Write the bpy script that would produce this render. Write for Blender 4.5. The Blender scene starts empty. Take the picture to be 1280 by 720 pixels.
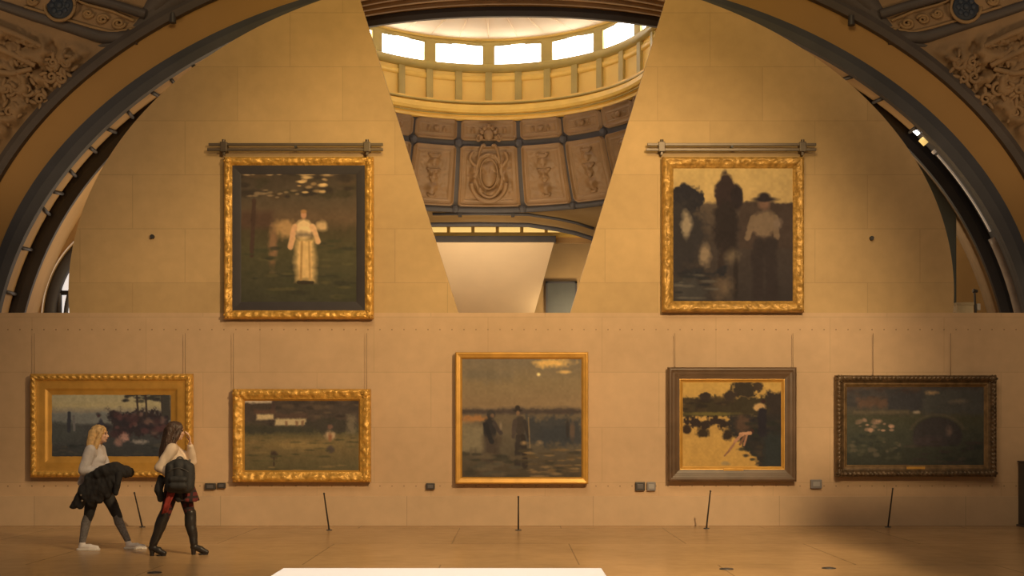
import bpy, bmesh, math, random
import numpy as np
from mathutils import Vector, Matrix, noise

random.seed(7)
RNG = np.random.RandomState(11)
scene = bpy.context.scene
COL = scene.collection
PI = math.pi

# ---------------------------------------------------------------- camera frame (metres; wall face at Y = 0)
CAM_Y, EYE, FPX, HOR = -20.0, 1.63, 1500.0, 535.0


def W(px, py, Y):
    s = FPX / (Y - CAM_Y)
    return Vector(((px - 640) / s, Y, EYE + (HOR - py) / s))


def lin(c):
    c = c / 255.0
    return c / 12.92 if c <= 0.04045 else ((c + 0.055) / 1.055) ** 2.4


# reflectance of a surface that reads as (r, g, b) under the warm hall light
LIGHT = (0.69, 0.487, 0.285)


def alb(r, g, b, k=1.0):
    return tuple(min(0.9, max(0.004, lin(v) / l * k)) for v, l in zip((r, g, b), LIGHT))


# ---------------------------------------------------------------- object helpers
def link(name, me, mat=None, parent=None):
    o = bpy.data.objects.new(name, me)
    COL.objects.link(o)
    if mat is not None:
        me.materials.append(mat)
    if parent is not None:
        o.parent = parent
    return o


def tag(o, label, cat, group=None):
    o['label'] = label
    o['category'] = cat
    if group:
        o['group'] = group
    return o


def struct(o):
    o['kind'] = 'structure'
    return o


def empty(name, loc=(0, 0, 0)):
    o = bpy.data.objects.new(name, None)
    COL.objects.link(o)
    o.location = loc
    return o


def thing(name, label, cat, loc=(0, 0, 0), group=None):
    return tag(empty(name, loc), label, cat, group)


def mesh(name, V, F, smooth=False):
    me = bpy.data.meshes.new(name)
    me.from_pydata([tuple(v) for v in V], [], F)
    me.update()
    if smooth:
        me.polygons.foreach_set('use_smooth', [True] * len(me.polygons))
    return me


def fix(me):
    bm = bmesh.new()
    bm.from_mesh(me)
    bmesh.ops.recalc_face_normals(bm, faces=bm.faces)
    bm.to_mesh(me)
    bm.free()
    return me


def bm_mesh(name, bm, smooth=False):
    me = bpy.data.meshes.new(name)
    bmesh.ops.recalc_face_normals(bm, faces=bm.faces)
    bm.to_mesh(me)
    bm.free()
    if smooth:
        me.polygons.foreach_set('use_smooth', [True] * len(me.polygons))
    return me


def bx(bm, x0, x1, y0, y1, z0, z1, bev=0.0):
    r = bmesh.ops.create_cube(bm, size=1)
    vs = r['verts']
    for v in vs:
        v.co = Vector(((x0 + x1) / 2 + v.co.x * (x1 - x0), (y0 + y1) / 2 + v.co.y * (y1 - y0), (z0 + z1) / 2 + v.co.z * (z1 - z0)))
    if bev:
        es = list({e for v in vs for e in v.link_edges})
        bmesh.ops.bevel(bm, geom=es, offset=bev, segments=2, affect='EDGES', profile=0.6)


def box(name, x0, x1, y0, y1, z0, z1, mat, parent=None, bev=0.0):
    bm = bmesh.new()
    bx(bm, x0, x1, y0, y1, z0, z1, bev)
    return link(name, bm_mesh(name, bm), mat, parent)


def orient(d):
    return Vector(d).normalized().to_track_quat('Z', 'Y').to_matrix().to_4x4()


def rod(bm, p0, p1, r0, r1=None, seg=12):
    p0, p1 = Vector(p0), Vector(p1)
    r1 = r0 if r1 is None else r1
    d = p1 - p0
    if isinstance(bm, Soup):
        q = orient(d).to_3x3()
        V = []
        for p, r in ((p0, r0), (p1, r1)):
            V += [p + q @ Vector((r * math.cos(2 * PI * k / seg), r * math.sin(2 * PI * k / seg), 0)) for k in range(seg)]
        F = [(k, (k + 1) % seg, seg + (k + 1) % seg, seg + k) for k in range(seg)]
        F += [tuple(range(seg))[::-1], tuple(range(seg, 2 * seg))]
        bm.add(V, F)
        return
    m = Matrix.Translation((p0 + p1) / 2) @ orient(d)
    bmesh.ops.create_cone(bm, cap_ends=True, segments=seg, radius1=r0, radius2=r1, depth=d.length, matrix=m)


class Soup:
    """vertices and faces of overlapping closed shapes, to be fused into one skin"""

    def __init__(s):
        s.V, s.F = [], []

    def add(s, V, F):
        b = len(s.V)
        s.V += V
        s.F += [tuple(i + b for i in f) for f in F]


SPH = {}


def unit_sphere(u, v):
    if (u, v) not in SPH:
        V = [(0, 0, 1)]
        for j in range(1, v):
            p = PI * j / v
            V += [(math.sin(p) * math.cos(2 * PI * i / u), math.sin(p) * math.sin(2 * PI * i / u), math.cos(p)) for i in range(u)]
        V.append((0, 0, -1))
        F = [(0, 1 + i, 1 + (i + 1) % u) for i in range(u)]
        for j in range(v - 2):
            a = 1 + j * u
            F += [(a + i, a + u + i, a + u + (i + 1) % u, a + (i + 1) % u) for i in range(u)]
        a = 1 + (v - 2) * u
        F += [(a + i, a + u, a + (i + 1) % u) for i in range(u)]
        SPH[(u, v)] = (V, F)
    return SPH[(u, v)]


def ball(bm, c, r, rot=None, u=20, v=12):
    if isinstance(bm, Soup):
        if not hasattr(r, '__len__'):
            r = (r, r, r)
        m = Matrix.Translation(Vector(c)) @ (rot or Matrix.Identity(4)) @ Matrix.Diagonal((r[0], r[1], r[2], 1))
        V, F = unit_sphere(u, v)
        bm.add([m @ Vector(p) for p in V], F)
        return
    if not hasattr(r, '__len__'):
        r = (r, r, r)
    m = Matrix.Translation(Vector(c)) @ (rot or Matrix.Identity(4)) @ Matrix.Diagonal((r[0], r[1], r[2], 1))
    bmesh.ops.create_uvsphere(bm, u_segments=u, v_segments=v, radius=1, matrix=m)


def cap(bm, p0, p1, r0, r1=None):
    r1 = r0 if r1 is None else r1
    ball(bm, p0, r0, u=16, v=10)
    ball(bm, p1, r1, u=16, v=10)
    if (Vector(p1) - Vector(p0)).length > 1e-4:
        rod(bm, p0, p1, r0, r1, 16)


def chain(bm, pts, rs):
    for i in range(len(pts) - 1):
        cap(bm, pts[i], pts[i + 1], rs[i], rs[i + 1])


def fuse(name, bm, voxel, mat, parent=None, smooth=3, disp=None):
    if isinstance(bm, Soup):
        me = mesh(name, bm.V, bm.F)
    else:
        me = bpy.data.meshes.new(name)
        bm.to_mesh(me)
        bm.free()
    o = bpy.data.objects.new(name, me)
    COL.objects.link(o)
    m = o.modifiers.new('r', 'REMESH')
    m.mode = 'VOXEL'
    m.voxel_size = voxel
    m.use_smooth_shade = True
    if smooth:
        s = o.modifiers.new('s', 'SMOOTH')
        s.factor = 0.5
        s.iterations = smooth
    dg = bpy.context.evaluated_depsgraph_get()
    nm = bpy.data.meshes.new_from_object(o.evaluated_get(dg))
    o.modifiers.clear()
    o.data = nm
    if disp:
        moved = [v.co + v.normal * disp(v.co) for v in nm.vertices]
        nm.vertices.foreach_set('co', [c for p in moved for c in p])
        nm.update()
    nm.polygons.foreach_set('use_smooth', [True] * len(nm.polygons))
    nm.materials.clear()
    nm.materials.append(mat)
    if parent is not None:
        o.parent = parent
    return o


def tube(name, pts, r, mat, parent=None, seg=8):
    V, F = [], []
    n = len(pts)
    for i, p in enumerate(pts):
        a = Vector(pts[max(0, i - 1)])
        b = Vector(pts[min(n - 1, i + 1)])
        q = (b - a).normalized().to_track_quat('Z', 'Y').to_matrix()
        rr = r[i] if hasattr(r, '__len__') else r
        for k in range(seg):
            t = 2 * PI * k / seg
            V.append(Vector(p) + q @ Vector((rr * math.cos(t), rr * math.sin(t), 0)))
    for i in range(n - 1):
        for k in range(seg):
            k2 = (k + 1) % seg
            F.append((i * seg + k, i * seg + k2, (i + 1) * seg + k2, (i + 1) * seg + k))
    F.append(tuple(range(seg))[::-1])
    F.append(tuple((n - 1) * seg + k for k in range(seg)))
    return link(name, mesh(name, V, F, True), mat, parent)


def grid_faces(nu, nv):
    return [(i * nv + j, (i + 1) * nv + j, (i + 1) * nv + j + 1, i * nv + j + 1) for i in range(nu - 1) for j in range(nv - 1)]


# ---------------------------------------------------------------- materials
def mat(name, col, rough=0.6, metal=0.0, var=0.0, scale=6.0, bump=0.0, bscale=None, spec=0.5, detail=4.0, emit=None):
    m = bpy.data.materials.new(name)
    m.use_nodes = True
    nt = m.node_tree
    b = nt.nodes['Principled BSDF']
    b.inputs['Base Color'].default_value = (*col, 1)
    b.inputs['Roughness'].default_value = rough
    b.inputs['Metallic'].default_value = metal
    b.inputs['Specular IOR Level'].default_value = spec
    tc = nt.nodes.new('ShaderNodeTexCoord')
    if var > 0:
        n = nt.nodes.new('ShaderNodeTexNoise')
        n.inputs['Scale'].default_value = scale
        n.inputs['Detail'].default_value = detail
        nt.links.new(tc.outputs['Object'], n.inputs['Vector'])
        r = nt.nodes.new('ShaderNodeValToRGB')
        r.color_ramp.elements[0].position = 0.3
        r.color_ramp.elements[1].position = 0.7
        r.color_ramp.elements[0].color = (*[c * (1 - var) for c in col], 1)
        r.color_ramp.elements[1].color = (*[min(0.95, c * (1 + var)) for c in col], 1)
        nt.links.new(n.outputs['Fac'], r.inputs['Fac'])
        nt.links.new(r.outputs['Color'], b.inputs['Base Color'])
    if bump > 0:
        n2 = nt.nodes.new('ShaderNodeTexNoise')
        n2.inputs['Scale'].default_value = bscale or scale
        n2.inputs['Detail'].default_value = 4
        nt.links.new(tc.outputs['Object'], n2.inputs['Vector'])
        bp = nt.nodes.new('ShaderNodeBump')
        bp.inputs['Strength'].default_value = bump
        bp.inputs['Distance'].default_value = 0.02
        nt.links.new(n2.outputs['Fac'], bp.inputs['Height'])
        nt.links.new(bp.outputs['Normal'], b.inputs['Normal'])
    if emit:
        b.inputs['Emission Color'].default_value = (*emit[0], 1)
        b.inputs['Emission Strength'].default_value = emit[1]
    return m


def block_mat(name, col, bw, bh, var=0.06, joint=0.8, rough=0.7, axes='XZ', gap=0.008, spec=0.3, offset=0.5, blotch=0.12, shift=(0, 0), bsc=0.55):
    m = bpy.data.materials.new(name)
    m.use_nodes = True
    nt = m.node_tree
    L = nt.links.new
    b = nt.nodes['Principled BSDF']
    tc = nt.nodes.new('ShaderNodeTexCoord')
    sp = nt.nodes.new('ShaderNodeSeparateXYZ')
    L(tc.outputs['Object'], sp.inputs[0])
    cb = nt.nodes.new('ShaderNodeCombineXYZ')
    for k in (0, 1):
        ad = nt.nodes.new('ShaderNodeMath')
        ad.operation = 'ADD'
        ad.inputs[1].default_value = shift[k]
        L(sp.outputs[axes[k]], ad.inputs[0])
        L(ad.outputs[0], cb.inputs[k])
    br = nt.nodes.new('ShaderNodeTexBrick')
    br.offset = offset
    br.inputs['Scale'].default_value = 1
    br.inputs['Mortar Size'].default_value = gap
    br.inputs['Mortar Smooth'].default_value = 0.5
    br.inputs['Brick Width'].default_value = bw
    br.inputs['Row Height'].default_value = bh
    br.inputs['Bias'].default_value = 0
    br.inputs['Color1'].default_value = (*[c * (1 - var) for c in col], 1)
    br.inputs['Color2'].default_value = (*[c * (1 + var) for c in col], 1)
    br.inputs['Mortar'].default_value = (*[c * joint for c in col], 1)
    L(cb.outputs[0], br.inputs['Vector'])
    out = br.outputs['Color']
    for sc, amt in ((bsc, blotch), (5.0, blotch * 0.5)):
        n = nt.nodes.new('ShaderNodeTexNoise')
        n.inputs['Scale'].default_value = sc
        n.inputs['Detail'].default_value = 5
        L(tc.outputs['Object'], n.inputs['Vector'])
        r = nt.nodes.new('ShaderNodeMapRange')
        r.inputs['From Min'].default_value = 0.3
        r.inputs['From Max'].default_value = 0.7
        r.inputs['To Min'].default_value = 1 - amt
        r.inputs['To Max'].default_value = 1 + amt
        L(n.outputs['Fac'], r.inputs['Value'])
        mx = nt.nodes.new('ShaderNodeMix')
        mx.data_type = 'RGBA'
        mx.blend_type = 'MULTIPLY'
        mx.inputs['Factor'].default_value = 1
        L(out, mx.inputs['A'])
        L(r.outputs[0], mx.inputs['B'])
        out = mx.outputs['Result']
    L(out, b.inputs['Base Color'])
    b.inputs['Roughness'].default_value = rough
    b.inputs['Specular IOR Level'].default_value = spec
    return m


def paint_mat(name):
    m = bpy.data.materials.new(name)
    m.use_nodes = True
    nt = m.node_tree
    b = nt.nodes['Principled BSDF']
    a = nt.nodes.new('ShaderNodeAttribute')
    a.attribute_name = 'paint'
    nt.links.new(a.outputs['Color'], b.inputs['Base Color'])
    b.inputs['Roughness'].default_value = 0.75
    b.inputs['Specular IOR Level'].default_value = 0.06
    return m


WALL = (0.62, 0.43, 0.27)
M = {}
M['stone'] = block_mat('wall_stone', WALL, 1.9, 0.92, var=0.035, joint=0.86, blotch=0.09, shift=(0.4, 0.2))
M['stone_up'] = block_mat('panel_stone', (0.555, 0.383, 0.195), 1.75, 0.90, var=0.05, joint=0.84, blotch=0.10, shift=(0.2, 0.45))  # yellower than the wall stone: warm upper light put into the colour
M['skirt'] = block_mat('skirting_stone', (0.60, 0.43, 0.28), 3.1, 0.9, var=0.03, joint=0.75, blotch=0.08, shift=(0.2, 0.2))
M['floor'] = block_mat('floor_stone', (0.50, 0.325, 0.165), 3.3, 2.6, var=0.05, joint=0.62, rough=0.27, axes='XY', gap=0.012, spec=0.5, offset=0.5, blotch=0.13, shift=(0.85, 0.5), bsc=0.8)
M['band'] = mat('arch_band_plaster', alb(140, 92, 40), 0.75, var=0.06, scale=0.8)
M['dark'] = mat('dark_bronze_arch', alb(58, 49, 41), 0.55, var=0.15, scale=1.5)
M['dark2'] = mat('dark_brown_moulding', alb(68, 52, 38), 0.6, var=0.15, scale=2)
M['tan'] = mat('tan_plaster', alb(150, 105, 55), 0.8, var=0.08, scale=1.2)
M['relief'] = mat('carved_plaster', alb(122, 84, 46), 0.7, var=0.16, scale=2.2)
M['scroll'] = mat('scroll_plaster', alb(128, 88, 46), 0.7, var=0.12, scale=2.2)
M['coffer'] = mat('coffer_brown', alb(116, 76, 38), 0.45, var=0.12, scale=2.5)
M['rib'] = mat('coffer_rib_dark', alb(60, 48, 38), 0.6, var=0.1, scale=2)
M['gold_drum'] = mat('drum_panel_gold', (0.80, 0.52, 0.125), 0.6, var=0.05, scale=1.5)
M['gold_trim'] = mat('drum_trim_olive_gold', (0.40, 0.29, 0.075), 0.5, var=0.1, scale=2)
M['cornice'] = mat('cornice_gold', (0.84, 0.54, 0.12), 0.45, var=0.08, scale=2)
M['cream'] = mat('cream_plaster', (0.86, 0.68, 0.46), 0.8, var=0.03, scale=1)
M['cream_rib'] = mat('cream_rib', (0.72, 0.52, 0.30), 0.8)
M['daylight'] = mat('daylight_glass', (0.9, 0.9, 0.9), 0.3, emit=((1.0, 0.98, 0.95), 7.0))
M['glow'] = mat('gold_glow_glass', (0.8, 0.55, 0.2), 0.4, emit=((1.0, 0.66, 0.2), 0.8))
M['gold'] = mat('gilded_wood', (0.68, 0.385, 0.085), 0.42, metal=0.35, var=0.28, scale=14, bump=0.5, bscale=30)
M['gold_flat'] = mat('gilded_flat', (0.66, 0.36, 0.08), 0.4, metal=0.35, var=0.12, scale=5)
M['gold_old'] = mat('old_gilding', (0.50, 0.29, 0.075), 0.45, metal=0.3, var=0.35, scale=12, bump=0.5, bscale=30)
M['bronze'] = mat('bronzed_wood', (0.12, 0.075, 0.04), 0.4, metal=0.25, var=0.4, scale=10, bump=0.4, bscale=25)
M['slip'] = mat('worn_slip', (0.20, 0.125, 0.06), 0.45, metal=0.2, var=0.35, scale=10)
M['wood'] = mat('dark_walnut', (0.125, 0.075, 0.045), 0.42, var=0.25, scale=3)
M['liner'] = mat('dark_liner', alb(44, 33, 27), 0.6, var=0.1, scale=4)
M['steel'] = mat('brushed_rail', (0.13, 0.10, 0.075), 0.4, metal=0.3, var=0.1, scale=5)
M['iron'] = mat('dark_iron', (0.05, 0.045, 0.045), 0.5, var=0.1)
M['hole'] = mat('bolt_brown', alb(105, 72, 42), 0.6)
M['wire'] = mat('hanging_wire', alb(118, 84, 50), 0.5)
M['white'] = mat('white_lacquer', (0.88, 0.87, 0.86), 0.45, var=0.01)
M['grey_pier'] = mat('grey_green_plaster', alb(84, 78, 62), 0.7, var=0.12, scale=1.2)
M['canvas'] = paint_mat('oil_paint')
M['back'] = mat('stretcher_wood', (0.3, 0.2, 0.1), 0.8)
M['skin'] = mat('skin', (0.72, 0.46, 0.34), 0.55, var=0.03)
M['blonde'] = mat('blonde_hair', (0.66, 0.43, 0.20), 0.5, var=0.25, scale=25, bump=0.4, bscale=60)
M['brown_hair'] = mat('dark_brown_hair', (0.075, 0.045, 0.035), 0.45, var=0.3, scale=25, bump=0.4, bscale=60)
M['sweater'] = mat('pale_knit', (0.64, 0.60, 0.62), 0.9, var=0.08, scale=20, bump=0.3, bscale=90)
M['cream_top'] = mat('cream_cotton', (0.74, 0.60, 0.48), 0.9, var=0.06, scale=10)
M['coat'] = mat('black_wool', (0.022, 0.021, 0.024), 0.85, var=0.2, scale=12)
M['leggings'] = mat('black_leggings', (0.035, 0.035, 0.04), 0.7, var=0.15, scale=30)
M['mesh_grey'] = mat('grey_mesh_legging', (0.20, 0.19, 0.20), 0.8, var=0.3, scale=40)
M['sneaker'] = mat('white_sneaker', (0.9, 0.84, 0.85), 0.6, var=0.04)
M['boot'] = mat('black_leather', (0.028, 0.024, 0.024), 0.4, var=0.15)
M['bag'] = mat('black_nylon', (0.032, 0.032, 0.035), 0.7, var=0.15, scale=8)
M['bag_trim'] = mat('grey_nylon', (0.08, 0.075, 0.075), 0.6)
M['red'] = mat('red_cloth', (0.42, 0.06, 0.05), 0.8, var=0.2, scale=20)
M['eye'] = mat('eye_dark', (0.03, 0.02, 0.02), 0.3)
M['lip'] = mat('lip', (0.5, 0.2, 0.17), 0.5)
M['pale_box'] = mat('pale_card', (0.6, 0.5, 0.33), 0.7, var=0.1)


def plaid_mat():
    m = bpy.data.materials.new('red_plaid')
    m.use_nodes = True
    nt = m.node_tree
    b = nt.nodes['Principled BSDF']
    tc = nt.nodes.new('ShaderNodeTexCoord')
    br = nt.nodes.new('ShaderNodeTexBrick')
    br.offset = 0
    br.inputs['Scale'].default_value = 1
    br.inputs['Brick Width'].default_value = 0.075
    br.inputs['Row Height'].default_value = 0.075
    br.inputs['Mortar Size'].default_value = 0.016
    br.inputs['Color1'].default_value = (0.20, 0.03, 0.03, 1)
    br.inputs['Color2'].default_value = (0.07, 0.02, 0.025, 1)
    br.inputs['Mortar'].default_value = (0.03, 0.02, 0.025, 1)
    mp = nt.nodes.new('ShaderNodeMapping')
    mp.inputs['Rotation'].default_value = (PI / 2, 0, 0)
    nt.links.new(tc.outputs['Object'], mp.inputs['Vector'])
    nt.links.new(mp.outputs[0], br.inputs['Vector'])
    nt.links.new(br.outputs['Color'], b.inputs['Base Color'])
    b.inputs['Roughness'].default_value = 0.85
    return m


M['plaid'] = plaid_mat()

# ================================================================ SETTING: floor and gallery wall
box('floor', -16, 16, -24, 0.5, -0.3, 0.0, M['floor'])
struct(bpy.data.objects['floor'])
WT = W(0, 391, 0).z
wall = struct(box('wall_back', -12.5, 12.5, 0.0, 0.5, 0.0, WT, M['stone']))
bolts = bmesh.new()
for py in (412, 607.5):
    z = W(0, py, 0).z
    for k in range(-58, 59):
        rod(bolts, (k * 0.2, 0.02, z), (k * 0.2, -0.006, z), 0.0095, seg=8)
link('bolt_row', bm_mesh('bolt_row', bolts), M['hole'], wall)
pegs = bmesh.new()
for px, py in ((191, 296), (1089, 298)):
    p = W(px, py, 0)
    rod(pegs, (p.x, 0.02, p.z), (p.x, -0.05, p.z), 0.035, seg=12)
link('wall_peg', bm_mesh('wall_peg', pegs), M['iron'], wall)
skz = W(0, 620, 0).z
skirt = bmesh.new()
bx(skirt, -12.5, 12.5, -0.03, 0.0, 0.0, skz, 0.006)
struct(link('baseboard_back', bm_mesh('baseboard_back', skirt), M['skirt']))


def ell(e, t, grow=0.0):
    cx, c, a, b = e[:4]
    q = 2.0 / e[4] if len(e) > 4 else 1.0
    ct, st = math.cos(t), math.sin(t)
    return cx + (a + grow) * math.copysign(abs(ct) ** q, ct), c - (b + grow) * math.copysign(abs(st) ** q, st)


def ell_at(e, phi):
    """point of the curve seen at angle phi from (641, 450)"""
    lo, hi = -0.6, PI + 0.6
    lo, hi = -0.3, PI + 0.3
    for _ in range(40):
        m = (lo + hi) / 2
        x, y = ell(e, m)
        a = math.atan2(450 - y, x - 641)
        if a < -PI / 2:
            a += 2 * PI
        if a < phi:
            lo = m
        else:
            hi = m
    return ell(e, (lo + hi) / 2)


E1 = (641, 397, 691, 474)
E2 = (641, 425, 662, 464.5)
E3 = (641, 465, 651, 491.5)
E4 = (641, 540, 646.6, 532.5, 2.3)
E5 = (641, 550, 628, 530, 2.3)
PE = (639, 365, 553.5, 404)


def t_of_y(e, y):
    return math.asin(max(-1, min(1, (e[1] - y) / e[3])))


def prism(name, poly, y0, y1, m, parent=None):
    """front polygon given at depth y0 (world X, Z pairs), extruded back to y1"""
    n = len(poly)
    V = [(x, y0, z) for x, z in poly] + [(x, y1, z) for x, z in poly]
    F = [tuple(range(n)), tuple(range(2 * n - 1, n - 1, -1))]
    F += [(i, i + n, (i + 1) % n + n, (i + 1) % n) for i in range(n)]
    return link(name, fix(mesh(name, V, F)), m, parent)


def v_left(py):
    return 450 + (573 - 450) * py / 391.0


def v_right(py):
    return 832 + (713 - 832) * py / 391.0


ta = t_of_y(PE, 391)
pts = []
for i in range(61):
    t = PI - ta + (PI * 0.5 + 0.40 - (PI - ta)) * i / 60
    pts.append(ell(PE, t))
pl = pts + [(v_left(-30), -30), (573, 391)]
pl = [(x, y) for x, y in pl]
# 5 cm above the lower wall's top so that the two meet without a gap
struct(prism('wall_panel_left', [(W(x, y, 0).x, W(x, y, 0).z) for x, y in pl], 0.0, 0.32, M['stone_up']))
pts = []
for i in range(61):
    t = ta + (PI * 0.5 - 0.40 - ta) * i / 60
    pts.append(ell(PE, t))
pr = pts + [(v_right(-30), -30), (713, 391)]
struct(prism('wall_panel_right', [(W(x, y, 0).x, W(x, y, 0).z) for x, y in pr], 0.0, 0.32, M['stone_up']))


# unseen stone beam on a support, added to shade the lower right wall
beam = struct(box('shade_beam', 4.58, 10.5, -11.5, -11.0, 4.95, 5.95, M['stone'], bev=0.02))
box('shade_beam_coping', 4.55, 10.6, -11.6, -10.95, 5.95, 6.04, M['skirt'], beam, 0.02)
box('shade_beam_column', 9.6, 10.3, -11.55, -10.95, 0.0, 4.95, M['stone'], beam, 0.04)
box('shade_beam_base', 9.5, 10.4, -11.65, -10.85, 0.0, 0.25, M['skirt'], beam, 0.03)

# ================================================================ SETTING: the great arches behind the wall
def ring(name, eo, ei, Yf, Yb, m, t0=-0.02, t1=PI + 0.02, n=120, parent=None, bulge=0.0):
    """arch slab between outer ellipse eo and inner ellipse ei, front face at Yf"""
    V, F = [], []
    for i in range(n + 1):
        t = t0 + (t1 - t0) * i / n
        o = W(*ell(eo, t), Yf)
        c = W(*ell(ei, t), Yf)
        md = (o + c) / 2
        md.y -= bulge
        V += [o, md, c, Vector((c.x, Yb, c.z)), Vector((o.x, Yb, o.z))]
    for i in range(n):
        for k in range(5):
            k2 = (k + 1) % 5
            F.append((i * 5 + k, i * 5 + k2, (i + 1) * 5 + k2, (i + 1) * 5 + k))
    F += [(0, 1, 2, 3, 4), tuple(n * 5 + k for k in (4, 3, 2, 1, 0))]
    return link(name, fix(mesh(name, V, F)), m, parent)


Y1, Y2, Y3 = 1.0, 3.0, 5.0
E0 = (641, 397, 705, 489)
struct(ring('trim_1', E0, E1, Y1 - 0.12, Y1 + 0.1, M['dark2'], bulge=0.05))
struct(ring('wall_arch', E1, E2, Y1, Y1 + 0.3, M['band']))
struct(ring('trim_2', E2, E3, Y1 - 0.05, Y1 + 0.08, M['dark'], bulge=0.03))
struct(ring('trim_3', E4, E5, Y2, Y2 + 0.08, M['dark'], t0=0.12, t1=PI - 0.12, bulge=0.03))


def loft(name, ea, Ya, eb, Yb, m, t0, t1, n=90, fa=0.0, fb=1.0, parent=None):
    V = []
    for i in range(n + 1):
        t = t0 + (t1 - t0) * i / n
        a = W(*ell_at(ea, t), Ya)
        b = W(*ell_at(eb, t), Yb)
        V += [a.lerp(b, fa), a.lerp(b, fb)]
    F = [(2 * i, 2 * i + 1, 2 * i + 3, 2 * i + 2) for i in range(n)]
    o = link(name, mesh(name, V, F), m, parent)
    so = o.modifiers.new('s', 'SOLIDIFY')
    so.thickness = 0.03
    so.offset = 0
    return o


tr = 0.527
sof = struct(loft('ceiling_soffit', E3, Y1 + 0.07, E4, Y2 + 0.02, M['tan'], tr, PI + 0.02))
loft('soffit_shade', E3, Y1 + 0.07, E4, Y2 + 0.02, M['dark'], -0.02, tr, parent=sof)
for t in [PI - x for x in (0.13, 0.22, 0.309, 0.347, 0.401, 0.462, 0.514, 0.57, 0.634, 0.684, 0.74)] + [tr, 0.62, 0.70]:
    a = W(*ell_at(E3, t - 0.004), Y1 + 0.09)
    b = W(*ell_at(E4, t + random.uniform(-0.008, 0.012)), Y2)
    c = Vector((a.x * 0, 0, 0))
    inn = Vector((-math.cos(t), 0, -math.sin(t))) * 0.05
    tube('soffit_bar', [a + inn, b + inn], 0.035, M['dark'], sof, 6)
# relief bands that run along the crown of the soffit
for f in (0.25, 0.5, 0.75):
    p = []
    for i in range(61):
        t = 1.15 + (PI - 2.3) * i / 60
        q = W(*ell_at(E3, t), Y1 + 0.07).lerp(W(*ell_at(E4, t), Y2 + 0.02), f)
        q.z -= 0.03
        p.append(q)
    tube('soffit_moulding', p, 0.06, M['relief'], sof, 6)
# bright gap low on the right of the soffit, daylight put in as glow
strip = struct(empty('window_1'))
pale = mat('pale_daylight_strip', (0.75, 0.68, 0.6), 0.4, emit=((1.0, 0.8, 0.6), 0.14))
grey_gl = mat('grey_glass', (0.30, 0.26, 0.25), 0.35, var=0.25, scale=3)


def soff_tube(name, ts, f, r, m):
    p = []
    for t in ts:
        q = W(*ell_at(E3, t), Y1 + 0.07).lerp(W(*ell_at(E4, t), Y2 + 0.02), f)
        q += Vector((-math.cos(t), 0, -math.sin(t))) * 0.03
        p.append(q)
    return tube(name, p, r, m, strip, 6)


soff_tube('pane', [0.522, 0.515, 0.508], 0.45, 0.045, M['daylight'])
soff_tube('glow_bead', [0.498, 0.49, 0.483], 0.5, 0.09, M['glow'])
soff_tube('glow_bead', [0.463, 0.456], 0.55, 0.06, pale)
soff_tube('pane', [0.45 - 0.0125 * i for i in range(16)], 0.6, 0.024, pale)
soff_tube('pane', [0.25 - 0.014 * i for i in range(16)], 0.55, 0.11, grey_gl)

# inner reveal of the second arch and the side walls beyond
E6 = (641, 550, 612, 515, 2.3)
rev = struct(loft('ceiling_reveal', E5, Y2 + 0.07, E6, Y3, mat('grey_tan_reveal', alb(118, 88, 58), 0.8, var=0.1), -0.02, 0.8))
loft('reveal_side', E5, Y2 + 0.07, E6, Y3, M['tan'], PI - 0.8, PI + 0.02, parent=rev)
# right side wall (plain) and left side wall with a tall arched window
p0, p1 = W(960, 60, Y3), W(1420, 480, Y3)
struct(box('wall_side_right', p0.x, p1.x, Y3, Y3 + 0.3, WT - 0.1, p0.z, M['tan']))
AW = (165, 400, 113, 128)
hole = []
for i in range(41):
    t = PI * (1 - i / 40)
    q = W(*ell(AW, t), Y3)
    hole.append((q.x, q.z))
q0, q1 = W(-140, 60, Y3), W(320, 420, Y3)
zb = WT - 0.1
hx0, hx1 = hole[0][0], hole[-1][0]
outer = [(q0.x, zb), (q0.x, q0.z), (q1.x, q0.z), (q1.x, zb), (hx1, zb)] + [(x, z) for x, z in hole[::-1]] + [(hx0, zb)]
struct(prism('wall_side_left', outer, Y3, Y3 + 0.3, M['tan']))
win = struct(empty('window_2'))


def arcpath(e, Y, g):
    return [W(*ell(e, PI * (1 - i / 40), g), Y) for i in range(41)]


tube('window_frame', arcpath(AW, Y3 + 0.2, -11), 0.14, M['dark'], win)
tube('glazing_bar', arcpath(AW, Y3 + 0.2, -30), 0.05, M['dark'], win)
for px in (74, 118, 165, 212):
    a = W(px, 400, Y3 + 0.22)
    b = W(px, 400 - 118 * math.sqrt(max(0, 1 - ((px - 165) / 105) ** 2)), Y3 + 0.22)
    if b.z - a.z > 0.2:
        tube('glazing_bar', [a, b], 0.06, M['dark'], win)
tube('glazing_bar', [W(55, 366, Y3 + 0.22), W(270, 366, Y3 + 0.22)], 0.05, M['dark'], win)
g = [(x, z) for x, z in hole] + [(hx1, zb), (hx0, zb)]
tube('window_edge_glow', arcpath(AW, Y3 - 0.005, 0), 0.014, pale, win, 6)  # bright rim of the opening, put in as a faintly glowing tube
prism('window_pane', g, Y3 + 0.27, Y3 + 0.285, mat('side_daylight', (0.8, 0.78, 0.75), 0.3, emit=((1.0, 0.9, 0.82), 0.75)), win)
# grey-green pier standing behind the right panel
a, b = W(1120, 236, Y2 + 0.45), W(1196, 420, Y2 + 0.45)
struct(box('wall_pier', a.x, b.x, Y2 + 0.45, Y2 + 0.75, WT, W(0, 190, Y2 + 0.45).z, M['grey_pier'], bev=0.03))
# gallery floor behind the wall head
struct(box('floor_gallery', -12.5, 12.5, 0.5, 30, WT - 0.25, WT - 0.02, M['tan']))


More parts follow.
